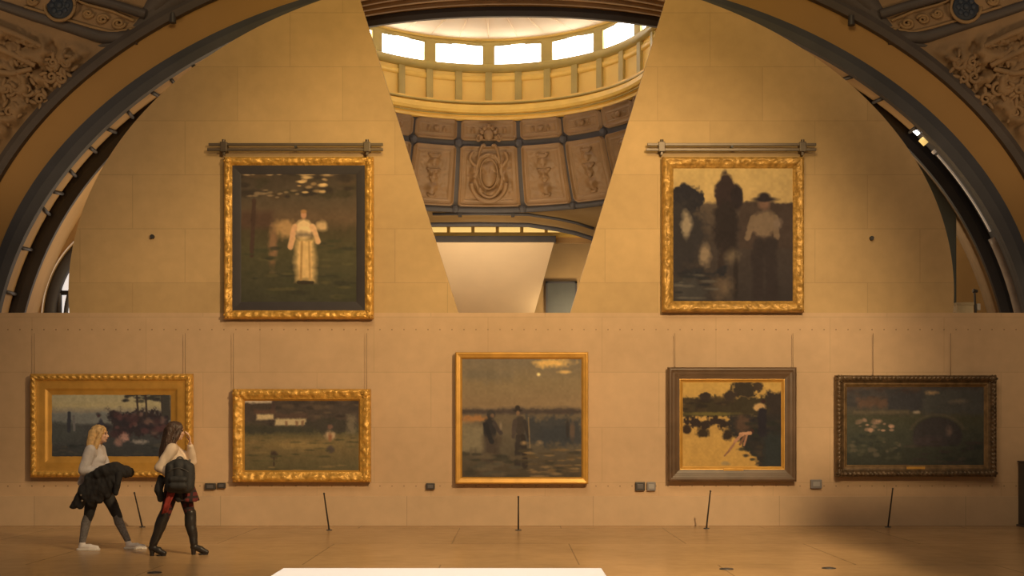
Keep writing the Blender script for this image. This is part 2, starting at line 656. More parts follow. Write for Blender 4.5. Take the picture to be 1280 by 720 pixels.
# ================================================================ SETTING: carved spandrels in the upper corners
def fbm(x, y, o=4, seed=0.0):
    v = 0
    a = 1.0
    for k in range(o):
        v += a * noise.noise(Vector((x, y, seed + k * 7.3)))
        x, y, a = x * 2, y * 2, a * 0.5
    return v


def spandrel(side):
    s = 1 if side == 'left' else -1

    def mir(px):
        return px if s == 1 else 1282 - px

    def depth(d):
        return Y1 - 0.02 - 0.0042 * d

    def dist(px, py):     # approximate distance outside ellipse E0 in px
        r = math.hypot((px - 641) / 705, (py - 397) / 489)
        return max(0.0, (r - 1) * 640)

    def P(px, py, h=0.0):
        q = W(mir(px), py, depth(dist(px, py)) - h)
        return q

    def relief_zone(px, py):      # 1 inside the sculpted field below the dark rib
        yb = 13 + 0.29 * px if px < 110 else 45 + (px - 110) * 0.05
        return max(0.0, min(1.0, (py - yb - 14) / 10))

    nu, nv = 190, 80
    V = []
    for i in range(nu):
        t = PI - (-0.05 + 1.12 * i / (nu - 1))
        ex, ey = ell(E0, t)
        nx, ny = math.cos(t) * 489, -math.sin(t) * 705
        l = math.hypot(nx, ny)
        nx, ny = nx / l, ny / l
        for j in range(nv):
            d = -3 + 320 * j / (nv - 1)
            px, py = ex + nx * d, ey + ny * d
            z = relief_zone(px, py)
            w1 = fbm(px / 30, py / 30, 2, 3.1)
            rid = 1 - abs(fbm(px / 36 + w1 * 0.9, py / 24 + w1 * 0.7, 3, 1.7)) * 2.4
            blob = 1 - abs(fbm(px / 19 + w1, py / 19, 2, 9.2)) * 1.8
            h = z * (0.12 * max(-0.4, rid) + 0.10 * max(-0.5, blob))
            h += (1 - z) * 0.012 * fbm(px / 12, py / 12, 2, 5)
            edge = max(0.0, min(1.0, d / 12))
            V.append(P(px, py, h * edge))
    base = struct(link('wall_spandrel_' + side, fix(mesh('spandrel', V, grid_faces(nu, nv), True)), M['relief']))

    def strip_path(pp, r, m, name, h=0.02, n=40):
        out = []
        rr = []
        for i in range(n + 1):
            u = i / n * (len(pp) - 1)
            k = min(int(u), len(pp) - 2)
            f = u - k
            x = pp[k][0] * (1 - f) + pp[k + 1][0] * f
            y = pp[k][1] * (1 - f) + pp[k + 1][1] * f
            out.append(P(x, y, h))
            rr.append(r[0] + (r[1] - r[0]) * i / n)
        return tube(name, out, rr, m, base, 8)

    strip_path([(182, 18), (150, 8), (115, -2), (60, -16)], (0.09, 0.08), M['dark2'], 'rib')
    strip_path([(172, 47), (150, 47), (125, 46), (100, 38), (72, 29), (36, 18), (0, 6), (-40, -8)], (0.13, 0.08), M['dark2'], 'rib', -0.02)
    strip_path([(160, 42), (176, 30), (196, 16), (216, 2), (240, -16), (270, -36)], (0.10, 0.40), M['dark2'], 'rib', -0.12)
    strip_path([(184, 16), (200, 2), (216, -14)], (0.16, 0.3), M['dark2'], 'rib', -0.10)
    strip_path([(120, 58), (138, 55), (156, 50), (166, 44)], (0.04, 0.14), M['dark2'], 'rib', -0.04)
    # panel edging and scrolls between the two ribs
    strip_path([(168, 26), (140, 14), (110, 6), (95, 0)], (0.025, 0.025), M['scroll'], 'panel_edge')
    strip_path([(166, 36), (140, 40), (112, 33), (72, 21), (30, 8)], (0.025, 0.025), M['scroll'], 'panel_edge')
    for cx, cy, r0, turn in ((148, 29, 9, 1), (128, 24, 8, -1), (110, 17, 7, 1), (40, 1, 7, 1)):
        p = []
        for k in range(26):
            a = k / 25 * 3.4 * PI * turn
            rr = r0 * (1 - k / 30)
            p.append(P(cx + rr * math.cos(a), cy + rr * 0.75 * math.sin(a), 0.03))
        tube('scroll', p, 0.028, M['scroll'], base, 6)
    # dark round rosette
    c = P(76, 8 if s == 1 else 10, 0.0)
    bm = bmesh.new()
    rod(bm, c + Vector((0, 0.15, 0)), c + Vector((0, -0.06, 0)), 0.235, 0.22, 32)
    ball(bm, c + Vector((0, -0.06, 0)), (0.06, 0.05, 0.06))
    for k in range(8):
        a = k * PI / 4
        ball(bm, c + Vector((0.13 * math.cos(a), -0.06, 0.13 * math.sin(a))), (0.05, 0.03, 0.05), u=10, v=6)
    link('rosette', bm_mesh('rosette', bm, True), mat('rosette_dark', alb(45, 44, 42), 0.6), base)
    rr = tube('rosette_rim', [c + Vector((0.26 * math.cos(k * PI / 16), -0.05, 0.26 * math.sin(k * PI / 16))) for k in range(33)], 0.03, M['scroll'], base, 6)
    # straight cornice pieces and sculpted foliage of the carved field
    for pp, r in (([(-20, 28), (20, 43), (52, 58)], 0.07), ([(-20, 52), (16, 68), (44, 82)], 0.07), ([(-20, 88), (15, 92), (40, 86)], 0.06)):
        strip_path(pp, (r, r * 0.7), M['relief'], 'cornice_piece', 0.12)
    for cx, cy, r0 in ((84, 78, 9), (64, 96, 8), (34, 112, 9), (50, 124, 7), (12, 140, 9), (78, 98, 6), (24, 70, 6), (8, 112, 7), (66, 78, 6)):
        p = []
        turn = random.choice((-1, 1))
        a0 = random.uniform(0, 6)
        for k in range(24):
            a = a0 + k / 23 * 2.6 * PI * turn
            rr = r0 * (1 - k / 28)
            p.append(P(cx + rr * math.cos(a), cy + rr * math.sin(a), 0.11))
        tube('acanthus_scroll', p, [0.042 * (1 - 0.5 * k / 23) for k in range(24)], M['relief'], base, 6)
        bm = bmesh.new()
        for k in range(5):
            a = a0 + k * 1.25
            ctr = P(cx + (r0 + 3) * math.cos(a), cy + (r0 + 3) * math.sin(a), 0.1)
            ball(bm, ctr, (0.09, 0.035, 0.035), Matrix.Rotation(-a, 4, 'Y'), 10, 8)
        link('acanthus_leaf', bm_mesh('leaf', bm, True), M['relief'], base)
    # small spotlight clamped on the band
    px, py = (218, 24) if s == 1 else (1062, 27)
    sp = thing('spotlight', 'small dark spotlight on the tan arch band, %s end' % ('left' if s == 1 else 'right'), 'spotlight', W(px, py, Y1 - 0.02), 'spotlights on the great arch')
    bm = bmesh.new()
    rod(bm, (0, -0.10, -0.10), (0, -0.10, 0.07), 0.06, 0.05, 14)
    link('lamp_housing', bm_mesh('housing', bm), M['iron'], sp)
    bm = bmesh.new()
    bx(bm, -0.03, 0.03, -0.08, 0.02, 0.05, 0.12, 0.006)
    link('bracket', bm_mesh('bracket', bm), M['dark2'], sp)


spandrel('left')
spandrel('right')

# ================================================================ SETTING: the cupola seen through the V gap
XC, YC = -0.78, 14.9


def D(t, R, z):
    return Vector((XC + R * math.sin(t), YC + R * math.cos(t), z))


def revolve(name, prof, t0, t1, m, n=96, parent=None, smooth=True):
    k = len(prof)
    V = [D(t0 + (t1 - t0) * i / n, R, z) for i in range(n + 1) for R, z in prof]
    F = grid_faces(n + 1, k)
    return link(name, fix(mesh(name, V, F, smooth)), m, parent)


lan = struct(revolve('ceiling', [(0.02, 14.66), (2.6, 14.64), (5.0, 14.58), (5.12, 14.5)], -PI, PI, M['cream']))
for k in range(32):
    t = k * PI / 16
    tube('ceiling_rib', [D(t, R, 14.6 if R > 3 else 14.63) for R in (1.2, 3.2, 5.05)], 0.022, M['cream_rib'], lan, 6)
revolve('ceiling_moulding', [(5.02, 14.6), (5.0, 14.55), (5.06, 14.5), (5.15, 14.5)], -PI, PI, M['gold_drum'], parent=lan)
drum = struct(revolve('wall_drum', [(5.14, 13.72), (5.14, 12.3)], -1.75, 1.75, M['gold_drum']))
revolve('top_rail', [(5.15, 14.5), (5.02, 14.5), (5.0, 14.34), (5.12, 14.32)], -PI, PI, M['gold_trim'], parent=drum)
revolve('sill_rail', [(5.12, 13.74), (4.98, 13.72), (4.96, 13.5), (5.1, 13.46)], -PI, PI, M['gold_trim'], parent=drum)
revolve('panel_rail', [(5.14, 13.36), (5.07, 13.34), (5.07, 13.2), (5.14, 13.18)], -1.75, 1.75, M['cornice'], parent=drum)
revolve('cornice', [(5.14, 12.52), (5.0, 12.52), (5.0, 12.44), (5.06, 12.42), (5.06, 12.36), (4.9, 12.34), (4.84, 12.28), (4.82, 12.16), (4.86, 12.08), (4.94, 12.06), (4.94, 12.0), (5.02, 11.98), (5.02, 11.88), (5.14, 11.86)], -1.75, 1.75, M['cornice'], parent=drum, smooth=False)
revolve('cornice_fillet', [(5.02, 12.46), (4.985, 12.46), (4.985, 12.40), (5.02, 12.40)], -1.75, 1.75, M['gold_trim'], parent=drum)
revolve('cornice_fillet', [(4.98, 12.04), (4.91, 12.04), (4.91, 12.0), (4.98, 12.0)], -1.75, 1.75, M['gold_trim'], parent=drum)
cn = 2
for k in range(16):
    t = (k - 8) * PI / 8
    cn += 1
    w = struct(empty('window_%d' % cn))
    a, b = t + 0.035, t + PI / 8 - 0.035
    V = [D(a, 5.1, 13.72), D(b, 5.1, 13.72), D(b, 5.06, 14.36), D(a, 5.06, 14.36)]
    V += [D(a, 5.13, 13.72), D(b, 5.13, 13.72), D(b, 5.09, 14.36), D(a, 5.09, 14.36)]
    link('window_pane', fix(mesh('pane', V, [(0, 1, 2, 3), (7, 6, 5, 4), (0, 4, 5, 1), (1, 5, 6, 2), (2, 6, 7, 3), (3, 7, 4, 0)])), M['daylight'], w)
    V = []
    for R in (5.0, 5.16):
        for dt, z in ((-0.04, 13.6), (0.04, 13.6), (0.04, 14.42), (-0.04, 14.42)):
            V.append(D(t + dt, R, z))
    link('window_mullion', fix(mesh('mullion', V, [(0, 1, 2, 3), (7, 6, 5, 4), (0, 4, 5, 1), (1, 5, 6, 2), (2, 6, 7, 3), (3, 7, 4, 0)])), M['gold_trim'], w)
for k in range(17):
    t = (k - 8) * PI / 16
    V = []
    for R in (5.04, 5.16):
        for dt, z in ((-0.022, 12.45), (0.022, 12.45), (0.022, 13.55), (-0.022, 13.55)):
            V.append(D(t + dt, R, z))
    link('pilaster', fix(mesh('pilaster', V, [(0, 1, 2, 3), (7, 6, 5, 4), (0, 4, 5, 1), (1, 5, 6, 2), (2, 6, 7, 3), (3, 7, 4, 0)])), M['gold_trim'], drum)


# coffered vault under the drum
def vprof(v):      # v 0 top .. 1 bottom -> R, z
    return 5.12 + 0.95 * v - 0.12 * math.sin(PI * v), 11.9 - 2.85 * v


vault = struct(link('ceiling_vault', fix(mesh('vault', [D(-1.5 + 3.0 * i / 80, vprof(j / 16)[0] + 0.06, vprof(j / 16)[1]) for i in range(81) for j in range(17)], grid_faces(81, 17), True)), M['rib']))
bounds = [math.radians(x) for x in (-79, -62, -45, -28, -11, 11, 28, 45, 62, 79)]
rows = [(0.0, 0.235), (0.285, 0.965)]


def rr_dist(x, y, w, h, r):
    qx, qy = abs(x) - w + r, abs(y) - h + r
    return math.hypot(max(qx, 0), max(qy, 0)) + min(max(qx, qy), 0) - r


for bi in range(len(bounds) - 1):
    ta_, tb_ = bounds[bi], bounds[bi + 1]
    crest = bi == 4
    for ri, (va, vb) in enumerate(rows):
        nu, nv = (64, 90 if ri else 40)
        Wd, Hd = (tb_ - ta_) * 5.5, (vb - va) * 2.95
        V = []
        for i in range(nu):
            for j in range(nv):
                u, v = i / (nu - 1), j / (nv - 1)
                x, y = (u - 0.5) * Wd, (v - 0.5) * Hd
                hw, hh = Wd / 2 - 0.07, Hd / 2 - 0.03
                d = rr_dist(x, y, hw, hh, 0.14)
                h = -0.14
                if d < 0:
                    h = 0.05 + 0.04 * math.cos(min(1, -d / 0.10) * PI)
                    if -d > 0.16:
                        h = 0.0 + (0.03 if -d < 0.2 else 0)
                    rin = -d - 0.2
                    if rin > 0:
                        fade = min(1, rin / 0.06)
                        if ri == 0:
                            r = math.hypot(x, y * 1.1)
                            a = math.atan2(y, x)
                            h += fade * 0.10 * max(0, math.cos(r * 22)) * (1 if r > 0.07 else 1.4) * (0.75 + 0.25 * math.cos(8 * a))
                        elif crest:
                            r = math.hypot(x / 0.8, (y + 0.05))
                            h += fade * (0.17 * math.exp(-((r - 0.62) / 0.12) ** 2) * (0.8 + 0.3 * math.cos(9 * math.atan2(y, x))) + 0.15 * max(0, 1 - (r / 0.45) ** 2) + 0.05 * fbm(x * 5, y * 5, 2, 2))
                        else:
                            h += fade * (0.14 * math.exp(-(x / (0.09 + 0.10 * abs(math.sin(y * 5.2)))) ** 2) * (0.7 + 0.4 * math.cos(y * 14)) + 0.02 * fbm(x * 7, y * 7, 2, 4))
                R, z = vprof(va + (vb - va) * v)
                V.append(D(ta_ + (tb_ - ta_) * u, R - h, z))
        link('coffer', fix(mesh('coffer', V, grid_faces(nu, nv), True)), M['coffer'], vault)
    # crossing bosses
for t in bounds[1:-1]:
    for v in (0.26, 0.985):
        R, z = vprof(v)
        bm = bmesh.new()
        ball(bm, D(t, R - 0.02, z), (0.14, 0.08, 0.14), u=8, v=6)
        link('rib_boss', bm_mesh('boss', bm), M['rib'], vault)
# carved shield that bridges the two central coffers


def CV(x, v, h=0.06):
    R, z = vprof(v)
    return D(x / R, R - h, z)


def crest_tube(pts, r, n=24):
    p = []
    for i in range(n + 1):
        u = i / n * (len(pts) - 1)
        k = min(int(u), len(pts) - 2)
        f = u - k
        p.append(CV(pts[k][0] * (1 - f) + pts[k + 1][0] * f, pts[k][1] * (1 - f) + pts[k + 1][1] * f, 0.09))
    return tube('crest', p, r, M['coffer'], vault, 8)


crest_tube([(0.46 * math.cos(2 * PI * k / 28), 0.62 + 0.235 * math.sin(2 * PI * k / 28)) for k in range(29)], 0.055, 56)
crest_tube([(0.30 * math.cos(2 * PI * k / 28), 0.60 + 0.165 * math.sin(2 * PI * k / 28)) for k in range(29)], 0.03, 56)
crest_tube([(0.6 * math.cos(PI * k / 14), 0.70 + 0.20 * math.sin(PI * k / 14)) for k in range(15)], 0.085, 40)
for q in (-1, 1):
    crest_tube([(q * (0.52 + 0.13 * math.sin(k * 0.9)), 0.36 + 0.04 * k) for k in range(8)], 0.06)
    crest_tube([(q * (0.12 + 0.035 * k), 0.30 - 0.02 * k + 0.006 * k * k) for k in range(11)], 0.05)
    crest_tube([(q * (0.34 + 0.09 * math.cos(k * 0.6) * (1 - k / 16)), 0.2 + 0.05 * math.sin(k * 0.6) * (1 - k / 16)) for k in range(14)], 0.035, 40)
bm = bmesh.new()
ball(bm, CV(0, 0.60, 0.03), (0.26, 0.13, 0.42), u=16, v=10)
link('crest_shield', bm_mesh('shield', bm, True), M['coffer'], vault)
bm = bmesh.new()
for k in range(7):
    an = PI * k / 6
    ball(bm, CV(0.26 * math.cos(an), 0.2 - 0.12 * math.sin(an), 0.08), (0.09, 0.07, 0.09), u=10, v=6)
ball(bm, CV(0, 0.17, 0.1), (0.17, 0.11, 0.2), u=12, v=8)
link('crest_mask', bm_mesh('mask', bm, True), M['coffer'], vault)
# leaf and flower drops of the narrower coffers
for bi in range(len(bounds) - 1):
    if bi == 4:
        continue
    tm = (bounds[bi] + bounds[bi + 1]) / 2
    for v, sx, sz in ((0.42, .2, .09), (0.50, .10, .12), (0.585, .22, .10), (0.67, .12, .13), (0.76, .08, .12), (0.86, .14, .06)):
        R, z = vprof(v)
        bm = bmesh.new()
        q = Matrix.Rotation(-tm, 4, 'Z')
        ball(bm, D(tm, R - 0.04, z), (sx, 0.06, sz), q, 10, 8)
        for k in (-1, 1):
            ball(bm, D(tm + k * sx * 0.8 / R, R - 0.05, z + 0.05), (sx * .4, 0.05, 0.05), q, 8, 6)
        link('leaf_drop', bm_mesh('leaf', bm, True), M['coffer'], vault)
    R, z = vprof(0.118)
    bm = bmesh.new()
    ball(bm, D(tm, R - 0.05, z), (0.11, 0.07, 0.09), Matrix.Rotation(-tm, 4, 'Z'), 10, 8)
    link('rosette', bm_mesh('rosette', bm, True), M['coffer'], vault)
R0, z0 = vprof(1.0)
revolve('vault_ring', [(R0 + 0.1, z0 + 0.12), (R0 - 0.05, z0 + 0.1), (R0 - 0.06, z0 - 0.02), (R0 + 0.1, z0 - 0.06)], -1.5, 1.5, M['rib'], parent=vault)

# wall with the flat arch under the vault, and what lies through it
YB = 21.3
arch = []
for px, py in ((380, 300), (440, 288), (500, 282.5), (541, 281), (600, 280.5), (660, 281.5), (697, 287), (720, 292), (742, 299), (790, 318), (830, 340)):
    q = W(px, py, YB)
    arch.append((q.x, q.z))
top = W(0, 238, YB).z
za = WT
xl, xr = W(300, 0, YB).x, W(930, 0, YB).x
poly = [(xl, za), (xl, top), (xr, top), (xr, za), (arch[-1][0], za)] + arch[::-1] + [(arch[0][0], za)]
bw = struct(prism('wall_far', poly, YB, YB + 0.4, M['tan']))
tube('arch_moulding', [Vector((x, YB - 0.04, z)) for x, z in arch], 0.075, M['rib'], bw, 8)
tube('arch_moulding', [Vector((x, YB - 0.05, z + 0.36)) for x, z in arch[3:9]], 0.05, M['rib'], bw, 8)
for px in (575, 641):
    q = W(px, 265, YB - 0.1)
    box('keystone', q.x - 0.06, q.x + 0.06, YB - 0.12, YB, q.z - 0.16, q.z + 0.1, M['rib'], bw)
# clerestory strip, gold glow put into its panes
YL = 24.0
cl = struct(empty('window_19'))
for i in range(10):
    a, b = W(440 + i * 30.5, 291.5, YL), W(440 + i * 30.5 + 28, 284, YL)
    box('window_pane', a.x, b.x, YL, YL + 0.05, a.z, b.z, M['glow'], cl)
    c = W(440 + i * 30.5 + 29.2, 294, YL)
    box('window_mullion', c.x - 0.06, c.x + 0.06, YL - 0.05, YL + 0.08, c.z, b.z + 0.06, M['cornice'], cl)
a, b = W(380, 296.5, YL), W(760, 291.5, YL)
box('window_sill', a.x, b.x, YL - 0.2, YL + 0.2, a.z, b.z, M['cornice'], cl)
a, b = W(380, 270, YL + 0.1), W(760, 390, YL + 0.1)
struct(box('wall_far_upper', a.x, b.x, YL + 0.1, YL + 0.3, W(0, 303, YL).z, a.z, M['tan']))
# dark beam and the sloping cream ceiling below it
a, b = W(470, 302.5, YL - 1), W(695, 295, YL - 1)
struct(box('trim_4', a.x, b.x, YL - 1.05, YL - 0.8, a.z, b.z, M['rib'], bev=0.02))
p = [W(470, 303, YL - 0.95), W(692.5, 303, YL - 0.95), W(664, 406, YL + 3.5), W(470, 406, YL + 3.5)]
V = p + [q + Vector((0, 0.08, 0.04)) for q in p]
struct(link('ceiling_slope', fix(mesh('slope', V, [(0, 1, 2, 3), (7, 6, 5, 4), (0, 4, 5, 1), (1, 5, 6, 2), (2, 6, 7, 3), (3, 7, 4, 0)])), M['cream']))
a, b = W(560, 300, YL + 3.8), W(900, 430, YL + 3.8)
tw = struct(box('wall_far_right', a.x, b.x, YL + 3.8, YL + 4, WT - 0.02, W(0, 270, YL + 3.8).z, M['tan']))
a, b = W(682, 391 + 14, YL + 3.75), W(721, 352, YL + 3.75)
fp = thing('framed_board', 'dark grey rectangular board on the far wall, low in the V gap', 'board', (0, 0, 0))
box('board_face', a.x + .08, b.x - .08, YL + 3.7, YL + 3.79, a.z + .08, b.z - .08, mat('grey_panel', alb(72, 62, 46), 0.5, var=0.25, scale=0.8), fp)
bm = bmesh.new()
bx(bm, a.x, a.x + .08, YL + 3.66, YL + 3.79, a.z, b.z)
bx(bm, b.x - .08, b.x, YL + 3.66, YL + 3.79, a.z, b.z)
bx(bm, a.x, b.x, YL + 3.66, YL + 3.79, b.z - .08, b.z)
bx(bm, a.x, b.x, YL + 3.66, YL + 3.79, a.z, a.z + .08)
link('board_frame', bm_mesh('frame', bm), M['rib'], fp)
#@@PART2
# ================================================================ PAINTINGS
def vnoise(h, w, cells, seed, aspect=1.0):
    rs = np.random.RandomState(seed)
    ch, cw = max(2, int(cells)), max(2, int(cells * aspect))
    g_ = rs.rand(ch + 2, cw + 2)
    y = np.linspace(0, ch, h)[:, None] * np.ones((1, w))
    x = np.linspace(0, cw, w)[None, :] * np.ones((h, 1))
    yi, xi = y.astype(int), x.astype(int)
    fy, fx = y - yi, x - xi
    fy, fx = fy * fy * (3 - 2 * fy), fx * fx * (3 - 2 * fx)
    return (g_[yi, xi] * (1 - fx) + g_[yi, xi + 1] * fx) * (1 - fy) + (g_[yi + 1, xi] * (1 - fx) + g_[yi + 1, xi + 1] * fx) * fy


class Canvas:
    """oil painting laid down in strokes; colours given as they read under the hall light"""

    tone = 1.0

    def __init__(s, w, h, seed):
        s.w, s.h, s.seed = w, h, seed
        s.v, s.u = np.meshgrid(np.linspace(0, 1, h), np.linspace(0, 1, w), indexing='ij')
        s.asp = w / h
        n1 = vnoise(h, w, 9, seed, s.asp) - 0.5
        n2 = vnoise(h, w, 24, seed + 1, s.asp) - 0.5
        n3 = vnoise(h, w, 52, seed + 2, s.asp) - 0.5
        s.n = n1 * 0.6 + n2 * 0.55 + n3 * 0.5
        s.n2 = n2
        s.img = np.zeros((h, w, 3))

    def grad(s, stops):
        vs = [a for a, _ in stops]
        vv = np.clip(s.v + s.n * 0.03, 0, 1)
        for c in range(3):
            s.img[..., c] = np.interp(vv, vs, [b[c] for _, b in stops])

    def put(s, m, c):
        m = np.clip(m, 0, 1)[..., None]
        s.img = s.img * (1 - m) + np.array(c, float) * m

    def blob(s, u, v, ru, rv, c, soft=0.25, rough=0.5, rot=0.0, op=1.0):
        x, y = s.u - u, s.v - v
        if rot:
            x, y = x * math.cos(rot) + y * math.sin(rot), -x * math.sin(rot) + y * math.cos(rot)
        d = np.sqrt((x / ru) ** 2 + (y / rv) ** 2) + s.n * rough
        s.put((1 - d) / soft * op if op == 1 else np.clip((1 - d) / soft, 0, 1) * op, c)

    def rect(s, u0, v0, u1, v1, c, soft=0.012, rough=0.02, op=1.0):
        d = np.minimum(np.minimum(s.u - u0, u1 - s.u) * s.asp, np.minimum(s.v - v0, v1 - s.v)) + s.n * rough
        s.put(np.clip(d / soft + 0.5, 0, 1) * op, c)

    def line(s, u0, v0, u1, v1, r, c, soft=0.4, op=1.0):
        dx, dy = (u1 - u0) * s.asp, v1 - v0
        px, py = (s.u - u0) * s.asp, s.v - v0
        t = np.clip((px * dx + py * dy) / (dx * dx + dy * dy + 1e-9), 0, 1)
        d = np.hypot(px - t * dx, py - t * dy) / r + s.n * 0.4
        s.put(np.clip((1 - d) / soft, 0, 1) * op, c)

    def speck(s, u0, v0, u1, v1, n, r, cols, seed=1, flat=0.6):
        rs = np.random.RandomState(s.seed + seed)
        for _ in range(n):
            u, v = rs.uniform(u0, u1), rs.uniform(v0, v1)
            rr = r * rs.uniform(0.5, 1.4)
            s.blob(u, v, rr / s.asp * rs.uniform(1, 2), rr * flat, cols[rs.randint(len(cols))], 0.6, 0.5, op=0.8)

    def grain(s, a):
        t = vnoise(s.h, s.w, 50, s.seed + 5, s.asp) + vnoise(s.h, s.w, 16, s.seed + 6, s.asp) - 1
        s.img *= (1 + a * t)[..., None]

    def out(s):
        c = np.clip(s.img, 2, 250) / 255
        l = np.where(c <= 0.04045, c / 12.92, ((c + 0.055) / 1.055) ** 2.4)
        return np.clip(l / np.array(LIGHT) * np.array((0.92, 0.86, 0.80)) * s.tone, 0.003, 0.9)


def person_strokes(c, u, v0, v1, top, legs, skin=(150, 110, 75), hat=None, lean=0.0):
    H = v1 - v0
    w = H * 0.16 / c.asp
    c.blob(u + lean, v0 + H * 0.09, w * 0.5, H * 0.085, skin, 0.5, 0.2)
    c.blob(u + lean * 0.6, v0 + H * 0.30, w * .95, H * 0.155, top, 0.35, 0.3)
    c.line(u - w * 0.7 + lean * .6, v0 + H * 0.24, u - w * 1.05, v0 + H * 0.44, H * 0.04, top)
    c.line(u + w * 0.7 + lean * .6, v0 + H * 0.24, u + w * 0.8, v0 + H * 0.42, H * 0.04, top)
    c.line(u - w * 0.35, v0 + H * 0.5, u - w * 0.4, v1, H * 0.085, legs)
    c.line(u + w * 0.35, v0 + H * 0.5, u + w * 0.5, v1, H * 0.085, legs)
    if hat:
        c.blob(u + lean, v0 + H * 0.05, w * 1.0, H * 0.035, hat, 0.5, 0.2)
        c.blob(u + lean, v0 + H * 0.02, w * 0.5, H * 0.05, hat, 0.5, 0.2)


def art_dress(w, h):
    c = Canvas(w, h, 3)
    c.grad([(0, (52, 44, 33)), (.2, (66, 56, 40)), (.36, (78, 62, 42)), (.44, (60, 52, 34)), (.6, (62, 57, 36)), (1, (50, 48, 34))])
    c.speck(0, 0, 1, .2, 40, .05, [(44, 38, 30), (64, 52, 36), (52, 46, 32)], 1)
    c.speck(.5, .02, .75, .18, 22, .025, [(170, 138, 84), (140, 112, 70), (120, 96, 60)], 2)
    c.speck(.0, .0, 1, .04, 12, .02, [(140, 116, 78)], 3)
    c.speck(.05, .14, .5, .2, 14, .02, [(104, 86, 58)], 4)
    c.rect(.0, .3, .28, .42, (66, 50, 36), .05)
    c.line(.12, .22, .1, .62, .02, (58, 44, 33))
    c.blob(.38, .42, .14, .09, (134, 104, 62), .6, .6)
    c.blob(.28, .56, .05, .2, (104, 78, 50), .6, .5)
    c.blob(.70, .4, .06, .06, (150, 122, 78), .6, .5)
    c.speck(0, .5, 1, 1, 60, .05, [(54, 52, 34), (68, 62, 38), (46, 44, 32)], 5, .35)
    # figure in a pale dress
    c.blob(.545, .325, .032, .037, (150, 108, 72), .4, .1)
    c.blob(.545, .30, .035, .02, (128, 92, 52), .5, .1)
    c.blob(.545, .43, .085, .085, (178, 148, 96), .3, .15)
    c.line(.47, .41, .43, .56, .025, (160, 122, 80))
    c.line(.62, .41, .67, .52, .025, (164, 128, 84))
    c.rect(.48, .45, .62, .49, (104, 88, 62), .03)
    c.rect(.475, .5, .64, .81, (168, 136, 80), .05)
    c.line(.53, .52, .52, .8, .012, (134, 104, 58), .8)
    c.line(.59, .52, .6, .8, .012, (142, 112, 64), .8)
    c.line(.5, .82, .62, .82, .015, (48, 42, 30))
    c.grain(0.080)
    c.tone = np.array((1.55, 1.3, 1.2))
    return c


def art_horsefield(w, h):
    c = Canvas(w, h, 17)
    c.grad([(0, (196, 154, 84)), (.25, (190, 148, 82)), (.28, (90, 72, 52)), (.5, (74, 60, 46)), (1, (60, 50, 40))])
    c.rect(.55, .26, 1, .6, (72, 56, 42), .02)
    # dark masses against a pale evening sky
    c.blob(.12, .24, .14, .13, (48, 42, 38), .2, .5)
    c.blob(.08, .5, .2, .3, (58, 50, 42), .3, .5)
    c.blob(.11, .42, .055, .14, (150, 124, 86), .6, .5)
    c.blob(.26, .64, .06, .1, (142, 114, 78), .7, .6)
    c.blob(.44, .2, .10, .17, (58, 44, 36), .2, .25)
    c.blob(.53, .22, .06, .12, (50, 40, 34), .3, .3)
    c.blob(.44, .45, .13, .25, (52, 42, 34), .3, .4)
    c.blob(.40, .74, .04, .2, (58, 46, 36), .5, .4)
    c.blob(.48, .66, .08, .08, (104, 84, 58), .7, .5)
    c.blob(.52, .82, .03, .2, (54, 44, 35), .5, .4)
    c.rect(.0, .76, .4, .8, (46, 42, 38), .05, .08)
    c.rect(.0, .82, .3, 1, (70, 62, 50), .1, .1)
    c.blob(.42, .88, .12, .12, (104, 82, 56), .8, .5)
    c.speck(0, .78, .35, 1, 16, .04, [(96, 84, 64), (50, 46, 40)], 4, .3)
    person_strokes(c, .755, .2, .93, (120, 94, 64), (58, 47, 38), (118, 84, 58), (52, 42, 36))
    c.blob(.87, .42, .06, .05, (126, 100, 72), .6, .5)
    c.grain(0.075)
    c.tone = np.array((0.71, 0.68, 0.75))
    return c


def art_shore(w, h):
    c = Canvas(w, h, 29)
    c.grad([(0, (140, 122, 84)), (.22, (150, 126, 80)), (.3, (118, 102, 76)), (.33, (104, 96, 78)), (.42, (98, 90, 72)), (.5, (64, 58, 48)), (1, (50, 46, 38))])
    c.rect(0, .34, .5, .46, (100, 92, 74), .03)
    c.blob(.06, .6, .3, .2, (66, 62, 50), .5, .5)
    c.line(.185, .32, .18, .56, .03, (52, 48, 44))
    c.line(.22, .36, .225, .55, .02, (92, 82, 68))
    # trees on the right
    c.rect(.52, .3, 1, .62, (50, 40, 34), .05, .12)
    c.speck(.62, .02, 1, .16, 40, .045, [(50, 44, 34), (62, 54, 40), (44, 38, 32)], 1)
    for u in (.73, .80, .93):
        c.line(u, .06, u + .01, .4, .018, (56, 44, 34))
    c.rect(.93, .0, 1, .4, (60, 52, 40), .04)
    # seated company and pale table
    c.speck(.38, .33, .98, .62, 60, .045, [(60, 42, 36), (78, 50, 42), (46, 38, 34), (96, 70, 54)], 2, 1.2)
    c.blob(.63, .65, .05, .07, (146, 104, 80), .8, .9)
    c.blob(.75, .71, .08, .04, (122, 106, 84), .8, .8)
    c.blob(.58, .72, .05, .07, (120, 86, 66), .6, .5)
    c.blob(.44, .5, .03, .12, (52, 46, 44), .4, .4)
    c.speck(0, .75, 1, 1, 50, .06, [(46, 44, 36), (58, 54, 42), (66, 58, 44)], 3, .4)
    c.grain(0.080)
    c.tone = np.array((1.2, 1.22, 1.4))
    return c


